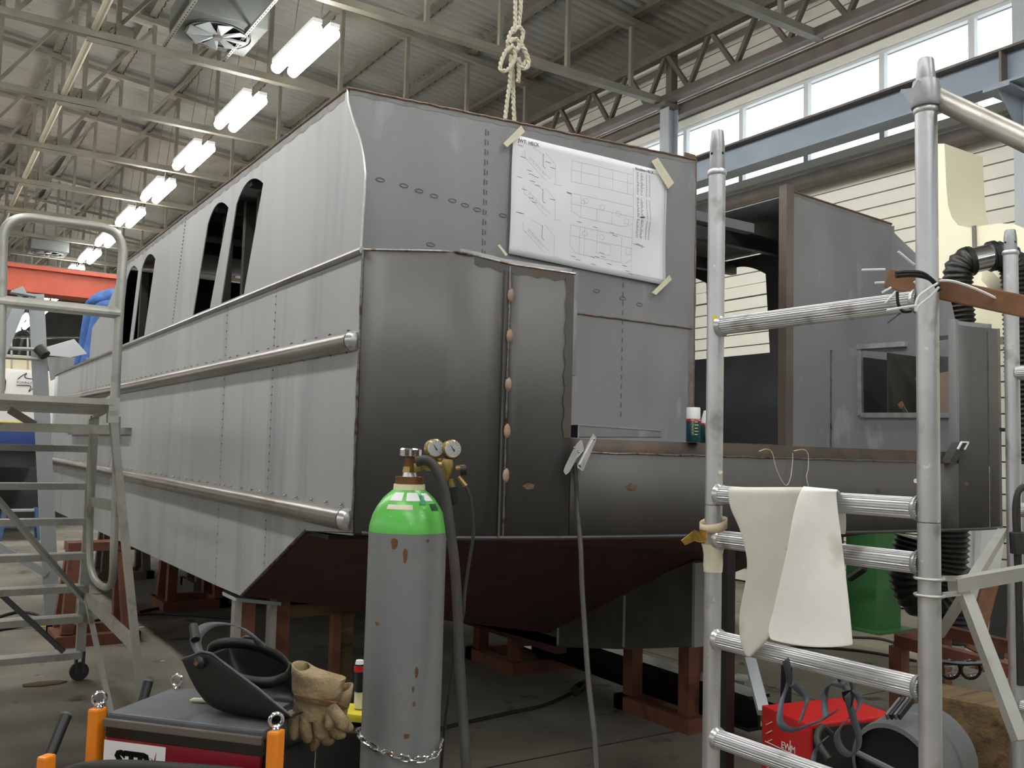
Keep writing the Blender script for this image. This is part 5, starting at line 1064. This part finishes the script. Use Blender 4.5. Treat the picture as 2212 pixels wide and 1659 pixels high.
# ---- unit heaters under the roof
def heater(name, lab, c, s=1):
    t = thing(name, lab, 'heater', c, 'unit heaters hung under the roof'); c = V(c)
    MB().box(c+V((0, 0, .21*s)), (1.0*s, 1.0*s, .40*s)).build('casing', M['fan'], t, bevel=.02)
    MB().lathe(c+V((0, 0, -.01)), [(.42*s, 0), (.42*s, .03), (.36*s, .03), (.36*s, -.0), (.40*s, 0)], 28, cap=False).build('fan_ring', M['fan'], t)
    MB().lathe(c+V((0, 0, .002)), [(.40*s, 0), (.40*s, .004)], 28).build('fan_opening', M['black'], t)
    MB().lathe(c+V((0, 0, -.06)), [(.06*s, 0), (.06*s, .05)], 12).build('hub', M['brownsteel'], t)
    for k in range(8):
        a = k*math.pi/4; d = V((math.cos(a), math.sin(a), 0)); e = V((-d.y, d.x, 0)); MB().quad(c+d*.06*s-e*.03+V((0, 0, -.02)), c+d*.37*s-e*.10*s+V((0, 0, -.05)), c+d*.37*s+e*.10*s+V((0, 0, -.01)), c+d*.06*s+e*.03+V((0, 0, -.03)), .006).build('blade', M['greysteel'], t, smooth=False)
    for dx in (-.4*s, .4*s): MB().bar(c+V((dx, 0, .41*s)), V((c.x+dx, c.y, tcz(c.x+dx)+.2)), .03).build('hanger', M['truss'], t)
    return t
hz = onZ(470, 80, 6.95)
heater('unit_heater', 'pale grey unit heater with a downward fan hung under the roof', (hz.x, hz.y, 6.98)); h2_ = onZ(103, 548, 6.6); heater('unit_heater', 'small distant unit heater under the roof above the crane', (h2_.x, h2_.y, 6.6), .9)
for px, py, l in ((348, 112, 'perforated steel rail left of the heater'), (475, 142, 'perforated steel rail right of the heater')):
    p = onZ(px, py, 6.96); t = thing('perforated_rail', l, 'rail', (p.x, p.y-2, 6.96)); MB().bb((p.x-.02, p.y-5.6, 6.96), (p.x+.02, p.y+.1, 6.97)).bb((p.x-.02, p.y-5.6, 6.97), (p.x-.016, p.y+.1, 7.0)).build('angle', M['aludull'], t, smooth=False)
    b = MB()
    for k in range(70): b.bb((p.x-.007, p.y-5.5+k*.08, 6.958), (p.x+.007, p.y-5.465+k*.08, 6.9605))
    b.build('slots', M['black'], t, smooth=False)['kind'] = 'stuff'
# ---- person bending over at the bow
def person():
    J = {}
    D = 9.9
    names = ['pel', 'hipl', 'hipr', 'knl', 'knr', 'anl', 'anr', 'toel', 'toer', 'spn', 'chs', 'nck', 'hd', 'hd2', 'shl', 'shr', 'ell', 'elr', 'wrl', 'wrr']
    pel = dep(214, 646, D+1.3); r = V((.35, -.9, 0)).normalized()            # hips' side direction
    f = V((.93, .36, 0)).normalized()                                        # the way the person faces
    zd = 2.345
    P_ = {'pel': pel, 'hipl': pel+r*.10-V((0, 0, .06)), 'hipr': pel-r*.10-V((0, 0, .06))}
    P_['knl'] = V((pel.x, pel.y, zd+.50))+r*.12+f*-.12; P_['knr'] = V((pel.x, pel.y, zd+.50))-r*.12+f*-.07
    P_['anl'] = V((pel.x, pel.y, zd+.09))+r*.13+f*-.24; P_['anr'] = V((pel.x, pel.y, zd+.09))-r*.13+f*-.16
    P_['toel'] = P_['anl']+f*.17-V((0, 0, .045)); P_['toer'] = P_['anr']+f*.17-V((0, 0, .045))
    P_['spn'] = pel+f*.20+V((0, 0, .07)); P_['chs'] = pel+f*.44+V((0, 0, .06)); P_['nck'] = pel+f*.60+V((0, 0, .03)); P_['hd'] = pel+f*.70-V((0, 0, .02)); P_['hd2'] = pel+f*.80-V((0, 0, .07))
    P_['shl'] = P_['chs']+r*.17+f*.06; P_['shr'] = P_['chs']-r*.17+f*.06; P_['ell'] = P_['shl']-V((0, 0, .26))+f*.03; P_['elr'] = P_['shr']-V((0, 0, .26))+f*.05; P_['wrl'] = P_['ell']-V((0, 0, .22))+f*.10; P_['wrr'] = P_['elr']-V((0, 0, .22))+f*.12
    E_ = [('pel', 'hipl'), ('pel', 'hipr'), ('hipl', 'knl'), ('hipr', 'knr'), ('knl', 'anl'), ('knr', 'anr'), ('anl', 'toel'), ('anr', 'toer'), ('pel', 'spn'), ('spn', 'chs'), ('chs', 'nck'), ('nck', 'hd'), ('hd', 'hd2'), ('chs', 'shl'), ('chs', 'shr'), ('shl', 'ell'), ('shr', 'elr'), ('ell', 'wrl'), ('elr', 'wrr')]
    RR = {'pel': .155, 'hipl': .115, 'hipr': .115, 'knl': .078, 'knr': .078, 'anl': .055, 'anr': .055, 'toel': .042, 'toer': .042, 'spn': .14, 'chs': .16, 'nck': .06, 'hd': .09, 'hd2': .085, 'shl': .075, 'shr': .075, 'ell': .05, 'elr': .05, 'wrl': .034, 'wrr': .034}
    # hands: palm and five fingers each
    for s, w_ in (('l', 'wrl'), ('r', 'wrr')):
        P_['pm'+s] = P_[w_]+f*.03-V((0, 0, .07)); RR['pm'+s] = .03; E_.append((w_, 'pm'+s))
        for k in range(5):
            off = r*((k-2)*.019); L_ = (.05, .07, .078, .07, .055)[k]; a, c_ = 'f%s%da' % (s, k), 'f%s%db' % (s, k)
            P_[a] = P_['pm'+s]+off+f*(.02 if k else .0)-V((0, 0, .03)); P_[c_] = P_[a]+f*.02-V((0, 0, L_))+(r*-.02 if k == 0 else V((0, 0, 0))); RR[a] = .0095; RR[c_] = .008; E_ += [('pm'+s, a), (a, c_)]
    keys = list(P_); base = V((pel.x, pel.y, zd)); me = bpy.data.meshes.new('person'); me.from_pydata([P_[k]-base for k in keys], [(keys.index(a), keys.index(b)) for a, b in E_], [])
    o = bpy.data.objects.new('tmp_person', me); COL.objects.link(o); md = o.modifiers.new('skin', 'SKIN'); md.use_smooth_shade = True; o.modifiers.new('sub', 'SUBSURF').levels = 2
    for i, k in enumerate(keys): me.skin_vertices[0].data[i].radius = (RR[k], RR[k]); me.skin_vertices[0].data[i].use_root = (k == 'pel')
    dg = bpy.context.evaluated_depsgraph_get(); m2 = bpy.data.meshes.new_from_object(o.evaluated_get(dg)); bpy.data.objects.remove(o)
    m2.name = 'person'; m2.materials.clear()
    for k in ('jeans', 'shirt', 'skin', 'black'): m2.materials.append(M[k])
    for p in m2.polygons:
        c_ = p.center+base; s = (c_-pel).dot(f); p.use_smooth = True
        if c_.z < zd+.10: p.material_index = 3
        elif s > .56 or (s > .35 and c_.z < P_['ell'].z): p.material_index = 2
        elif s > .14 and c_.z > P_['hipl'].z-.5 and s > .16: p.material_index = 1
        else: p.material_index = 0
    ob = bpy.data.objects.new('person', m2); COL.objects.link(ob); ob.location = base; ORG[ob.as_pointer()] = base
    tag(ob, 'person in blue jeans bending over at the bow of the boat', 'person')
    b = MB(); c_ = P_['hd'].lerp(P_['hd2'], .45)+V((0, 0, .02)); b.lathe(c_, [(.001, .105), (.05, .095), (.085, .06), (.1, .01), (.098, -.03)], 16, (-f*.4+V((0, 0, 1)))); b.build('hair', M['hair'], ob)
    b = MB(); h = P_['hd2']; d = (f*.6-V((0, 0, .8))).normalized(); up_ = (f*.8+V((0, 0, .6))).normalized()
    b.tube([h+d*.075, h+d*.10-up_*.01], .012, 8); b.build('nose', M['skin'], ob)
    for s in (-1, 1): b = MB(); b.lathe(h+d*.075+r*.032*s+up_*.025, [(.001, .008), (.010, .004), (.012, 0)], 8, d); b.build('eye', M['white'], ob); MB().lathe(h+r*.088*s, [(.001, .012), (.02, .008), (.026, 0)], 10, r*s).build('ear', M['skin'], ob)
    MB().tube([h+d*.078-up_*.04-r*.022, h+d*.082-up_*.04, h+d*.078-up_*.04+r*.022], .005, 6).build('mouth', mat('lips', (150, 90, 80), .6, 0, 0), ob)
person()
pts = [dep(x, y, 9.6) for x, y in [(93, 752), (160, 733), (188, 764), (152, 772), (107, 768)]]
tag(MB().add(pts+[p+V((0, .003, .003)) for p in pts], [(0, 1, 2, 3, 4), (9, 8, 7, 6, 5)]+[(i, (i+1) % 5, 5+(i+1) % 5, 5+i) for i in range(5)]).build('white_sheet', M['paper'], smooth=False), 'bright white paper sheet lying on the bow bulwark', 'paper')
# ================================================================== RIGHT SIDE BACKGROUND AND BOTTOM RIGHT
def hose(b, pts, r, pitch=.03, amp=.12, n=14, step=3):
    c = spl(pts, 14); ls = [0]
    for i in range(1, len(c)): ls.append(ls[-1]+(c[i]-c[i-1]).length)
    N = int(ls[-1]/pitch*4); out = []; rs = []; j = 0
    for i in range(N+1):
        s = ls[-1]*i/N
        while j < len(ls)-2 and ls[j+1] < s: j += 1
        out.append(c[j].lerp(c[j+1], (s-ls[j])/max(1e-6, ls[j+1]-ls[j]))); rs.append(r*(1+amp*math.cos(i*math.pi/2)))
    return b.tube(out, r, n, rs=rs)
# fume extraction: hose with silver coupling
fx = thing('extraction_hose', 'black corrugated extraction hose with a silver coupling hanging before the wall', 'hose', dep(2110, 720, 6.6))
DX = 6.6
hose(MB(), [dep(x, y, DX) for x, y in [(2096, 562), (2080, 570), (2070, 590), (2070, 640), (2075, 700), (2078, 760), (2070, 900), (2040, 1100)]], .098, .034, .08).build('hose', M['ducthose'], fx, ang=80)
hose(MB(), [dep(x, y, DX) for x, y in [(2138, 556), (2165, 553), (2187, 570), (2195, 610), (2200, 700), (2205, 850), (2210, 1000)]], .098, .034, .08).build('hose', M['ducthose'], fx, ang=80)
c0, c1 = dep(2088, 566, DX), dep(2148, 552, DX); MB().tube([c0, c1], .092, 20).build('coupling', M['chrome'], fx)
for k in (.05, .95): p = c0.lerp(c1, k); d = (c1-c0).normalized(); MB().tube([p-d*.02, p+d*.02], .108, 20).build('clip_band', M['black'], fx)
h2 = thing('extraction_hose', 'thick black corrugated hose bulging beneath the stern beside the right post', 'hose', dep(2020, 1340, 5.6))
hose(MB(), [dep(x, y, 6.7) for x, y in [(2040, 1120), (2040, 1180), (2035, 1230), (2025, 1270), (2000, 1290), (1980, 1270), (1972, 1235), (1978, 1195), (1985, 1165)]], .16, .036, .07).build('hose', M['ducthose'], h2, ang=80)
hose(MB(), [dep(x, y, 6.8) for x, y in [(2050, 1230), (2055, 1290), (2050, 1385)]], .14, .036, .07).build('hose', M['ducthose'], h2, ang=80)
# cream ducts on the wall
dc = thing('ventilation_duct', 'cream sheet metal ventilation duct with a curved elbow on the right wall', 'duct', dep(2060, 500, 8.4))
XD = 7.4
def dpt(x, y): p = onX(x, y, XD); return (p.y, p.z)
MB().plate([dpt(*q_) for q_ in [(1990, 312), (2040, 310), (2044, 400), (2048, 445), (2056, 470), (2070, 487), (2095, 492), (2112, 489), (2160, 482), (2190, 484), (2240, 505), (2300, 540), (2300, 720), (2110, 730), (1985, 735)]], [], .6, lambda u, v, w_: V((XD+w_, u, v))).build('duct_body', M['duct'], dc, smooth=False)
MB().bar(onX(2104, 488, XD-.01), onX(2106, 560, XD-.01), .02, .03).build('flange', M['cladgap'], dc, smooth=False)
fl_ = thing('duct_cowl', 'pale cream conical cowl under the extraction hose coupling', 'duct', dep(2135, 620, 7.0)); MB().lathe(dep(2140, 625, 7.1), [(.10, 0), (.2, .1), (.22, .22), (.16, .3)], 20, (.2, -.6, .5)).build('cowl', M['duct'], fl_)
# green machine post
p = onZ(1905, 1358, 0); gp = thing('green_post', 'green painted steel machine post on the floor behind the apron', 'post', p)
MB().bb((8.05, 5.65, 0), (8.45, 6.0, 1.6)).build('post', M['green'], gp, bevel=.01, smooth=False); MB().bb((7.95, 5.55, 0), (8.55, 6.1, .02)).build('base_plate', M['green'], gp, smooth=False); MB().bb((7.85, 5.95, .0), (7.95, 6.3, 1.5)).build('side_rail', M['green'], gp, smooth=False); MB().bar((7.9, 6.1, .3), (7.4, 6.6, .3), .06, .12).build('foot', M['green'], gp, smooth=False)
tag(MB().tube([onX(1835, 1250, 7.9), onX(1868, 1228, 7.9)], .035, 8).build('black_lever', M['black']), 'short black lever reaching toward the green post', 'lever')
# white panel and timber leaning at the wall
t = thing('white_board', 'white rounded board leaning against the wall below the stern', 'panel', dep(2125, 1300, 7.2))
MB().plate([(2085, 1120), (2165, 1115), (2168, 1180), (2160, 1230), (2148, 1262), (2130, 1430), (2085, 1440)], [], .05, lambda u, v, w_: dep(u, v, 7.4+w_)).build('board', M['white'], t, smooth=False); MB().bar(dep(2118, 1110, 7.35), dep(2112, 1300, 7.35), .05, .05).build('edge_tube', M['white'], t)
for i, (x0, y0, x1, y1, m_, l) in enumerate([(2140, 1255, 2100, 1385, 'beam', 'first brown plank leaning behind the stabiliser'), (2165, 1250, 2150, 1400, 'black', 'dark plank leaning between the brown planks'), (2200, 1255, 2170, 1400, 'beam', 'last brown plank leaning near the far post')]):
    tag(MB().bar(dep(x0, y0, 7.0+.22*i), dep(x1, y1+20, 6.8+.22*i), .12, .03, FW).build('leaning_plank', M[m_], smooth=False), l, 'plank', 'planks leaning at the wall')
# brown trestle table frame
tt = thing('table_frame', 'red-brown steel table frame behind the right scaffold post', 'frame', dep(2030, 1520, 4.8))
ZT = .62
q = [onZ(1942, 1384, ZT), onZ(2035, 1362, ZT), onZ(2300, 1425, ZT)]; q.append(q[0]+(q[2]-q[1]))
for i in range(4): MB().bar(q[i], q[(i+1) % 4], .06, .07).build('top_rail', M['brown'], tt, smooth=False)
for i in range(4): MB().bar(q[i]-V((0, 0, .03)), V((q[i].x, q[i].y, 0)), .08, .08).build('leg', M['brown'], tt, smooth=False)
# wooden sleeper with safety glasses
ZS = .67
w0 = onZ(1990, 1480, ZS); w1 = onZ(2330, 1545, ZS); d = (w1-w0).normalized(); sd = V((-d.y, d.x, 0))
if sd.dot(FW) < 0: sd = -sd
sl = thing('wooden_sleeper', 'heavy weathered timber sleeper lying at the lower right', 'timber', w0+V((0, 0, -.67)))
MB().frame((w0+w1)/2-V((0, 0, .14))+sd*.0, d, sd, V((0, 0, 1)), (w1-w0).length, .26, .28).build('sleeper', M['wood'], sl, bevel=.02)
MB().frame((w0+w1)/2-V((0, 0, .44))+sd*.05, d, sd, V((0, 0, 1)), (w1-w0).length*.9, .3, .30).build('lower_sleeper', M['wood'], sl, bevel=.02)
MB().frame(w0+d*.3-V((0, 0, .63)), d, sd, V((0, 0, 1)), .2, .4, .08).frame(w1-d*.3-V((0, 0, .63)), d, sd, V((0, 0, 1)), .2, .4, .08).build('packing', M['wood'], sl)
gs = thing('safety_glasses', 'black framed safety glasses standing on the wooden sleeper', 'glasses', onZ(2075, 1470, ZS))
gD = (onZ(2075, 1468, ZS)-EYE).dot(FW)
for cx in (2053, 2097):
    pts = [dep(cx+21*math.cos(a*.42)*(1.0), 1446+20*math.sin(a*.42), gD) for a in range(15)]; MB().tube(pts, .0075, 6, closed=True).build('rim', M['blackgloss'], gs)
    MB().add([dep(cx+20*math.cos(a*.42), 1446+19*math.sin(a*.42), gD) for a in range(15)], [tuple(range(15))]).build('lens', M['lens'], gs, thick=.002)
MB().tube([dep(2028, 1428, gD), dep(2075, 1433, gD), dep(2122, 1432, gD)], .012, 6).build('brow_bar', M['blackgloss'], gs)
for px in (2030, 2121): MB().tube([dep(px, 1434, gD), dep(px+4, 1440, gD+.14)], .004, 6).build('temple', M['blackgloss'], gs)
# red wire feeder
ZR_ = .70; rc = onZ(1747, 1562, ZR_); r0 = onZ(1645, 1520, ZR_); u1 = (r0-rc).normalized(); u2 = V((-u1.y, u1.x, 0))
if u2.dot(FW) < 0: u2 = -u2
Lr = (r0-rc).length; Dr = .42
rm = thing('wire_feeder', 'red and black welding wire feeder standing behind the scaffold rungs', 'machine', rc+u1*Lr/2+u2*Dr/2-V((0, 0, ZR_)))
MB().frame(rc+u1*Lr/2+u2*Dr/2-V((0, 0, .27)), u1, u2, V((0, 0, 1)), Lr, Dr, .53).build('casing', M['red'], rm, bevel=.006, smooth=False)
MB().frame(rc-u1*.004+u2*(Dr/2)-V((0, 0, .27)), u1, u2, V((0, 0, 1)), .01, Dr-.04, .50).build('side_door', M['black'], rm, smooth=False)
MB().frame(rc+u1*Lr/2+u2*Dr/2-V((0, 0, ZR_-.05)), u1, u2, V((0, 0, 1)), Lr*.9, Dr*.9, .26).build('base', M['steel_dark'], rm, smooth=False)
for k in range(13):
    z = -.05-k*.033; MB().quad(rc+u1*(Lr-.035)-u2*.002+V((0, 0, z-.022)), rc+u1*(Lr-.03)-u2*.002+V((0, 0, z-.022)), rc+u1*(Lr-.065)-u2*.002+V((0, 0, z)), rc+u1*(Lr-.072)-u2*.002+V((0, 0, z)), .002, -u2).build('vent_slot', M['foam'], rm, smooth=False)
text('EWM', .035, M['white'], 'lettering', rm, rc+u1*(Lr*.55)-u2*.003+V((0, 0, -.13)), -u1, (0, 0, 1)); MB().bar(rc+u1*(Lr*.9)-u2*.003+V((0, 0, -.135)), rc+u1*(Lr*.12)-u2*.003+V((0, 0, -.135)), .002, .003).bar(rc+u1*(Lr*.36)-u2*.003+V((0, 0, -.09)), rc+u1*(Lr*.36)-u2*.003+V((0, 0, -.17)), .002, .003).build('cross_emblem', M['white'], rm, smooth=False)
MB().tube(spl([dep(1795, 1585, 3.35), dep(1775, 1570, 3.3), dep(1765, 1600, 3.25), dep(1790, 1640, 3.2)], 6), .012, 8).build('connector_cable', M['rubber'], rm)
MB().tube([rc+u1*.0+u2*.25+V((0, 0, -.2)), rc-u1*.08+u2*.25+V((0, 0, -.2))], .04, 12).build('connector', M['steel_dark'], rm)
# grey plastic tub lying on its side
gb = thing('plastic_tub', 'dark grey round plastic tub lying on its side behind the right post', 'tub', dep(1980, 1760, 3.0))
ax_ = (RT*.75+FW*.55+UP*.05).normalized(); gc = dep(1930, 1668, 2.95)
MB().lathe(gc, [(.138, 0), (.152, .004), (.155, .02), (.158, .12), (.151, .128), (.158, .136), (.156, .23), (.14, .24), (.001, .24)], 40, ax_, cap=False).build('drum', mat('grey_plastic', (96, 100, 100), .45, 0, .08, 4), gb)
MB().lathe(gc+ax_*.02, [(.001, 0), (.146, .0), (.146, .004)], 40, ax_).build('dark_end', M['black'], gb)
for k in range(4): a = dep(1905+k*9, 1545, 2.93)+UP*.012; MB().bar(a+RT*.015-UP*.018, a+RT*.08+UP*.02+FW*.05, .007, .02, UP).build('carry_slot', M['black'] if k % 2 else M['greytop'], gb, smooth=False)
MB().tube([dep(1850, 1625, 2.95), dep(1950, 1675, 2.85)], .01, 8).build('handle', M['greytop'], gb)
tag(MB().bar(dep(1620, 1425, 4.3), dep(1650, 1540, 4.0), .05, .03).build('propped_strut', M['greysteel'], smooth=False), 'grey metal strut propped beside the red feeder', 'strut')
for i, (px, y0, y1, l) in enumerate([(1574, 1180, 1660, 'black vertical bar directly right of the left scaffold post'), (1700, 1420, 1500, 'short black upright behind the hanging straps')]):
    D = 3.6+i*.6; tag(MB().bar(dep(px, y0, D), dep(px-4, y1+60, D), .04 if i else .045, .03).build('black_upright', M['black'], smooth=False), l, 'upright')
bx = [onZ(1570, 1500, .1), onZ(1630, 1492, .1)]
tag(MB().box((bx[0]+bx[1])/2+V((0, 0, .05)), (.2, .12, .1), .4).build('metal_offcut', M['aludull'], bevel=.004), 'small folded metal offcut on the floor by the left post', 'offcut')
# power cable hanging on the far scaffold post
fc = thing('hanging_cable', 'dark cable loops tied to the far right scaffold post', 'cable', (P3[0], P3[1], .9))
for dx in (0, 9): MB().tube(spl([dep(2212+dx, 1050, 3.3), dep(2200, 1062, 3.3), dep(2193+dx*.5, 1100, 3.3), dep(2196+dx*.4, 1180, 3.3), dep(2200+dx*.3, 1300, 3.3), dep(2203+dx*.4, 1480, 3.3)], 6), .011, 8).build('cable', M['rubber'], fc)
MB().tube([dep(2196, 1150, 3.28), dep(2198, 1195, 3.28)], .024, 10).build('coupling', M['rubber'], fc)
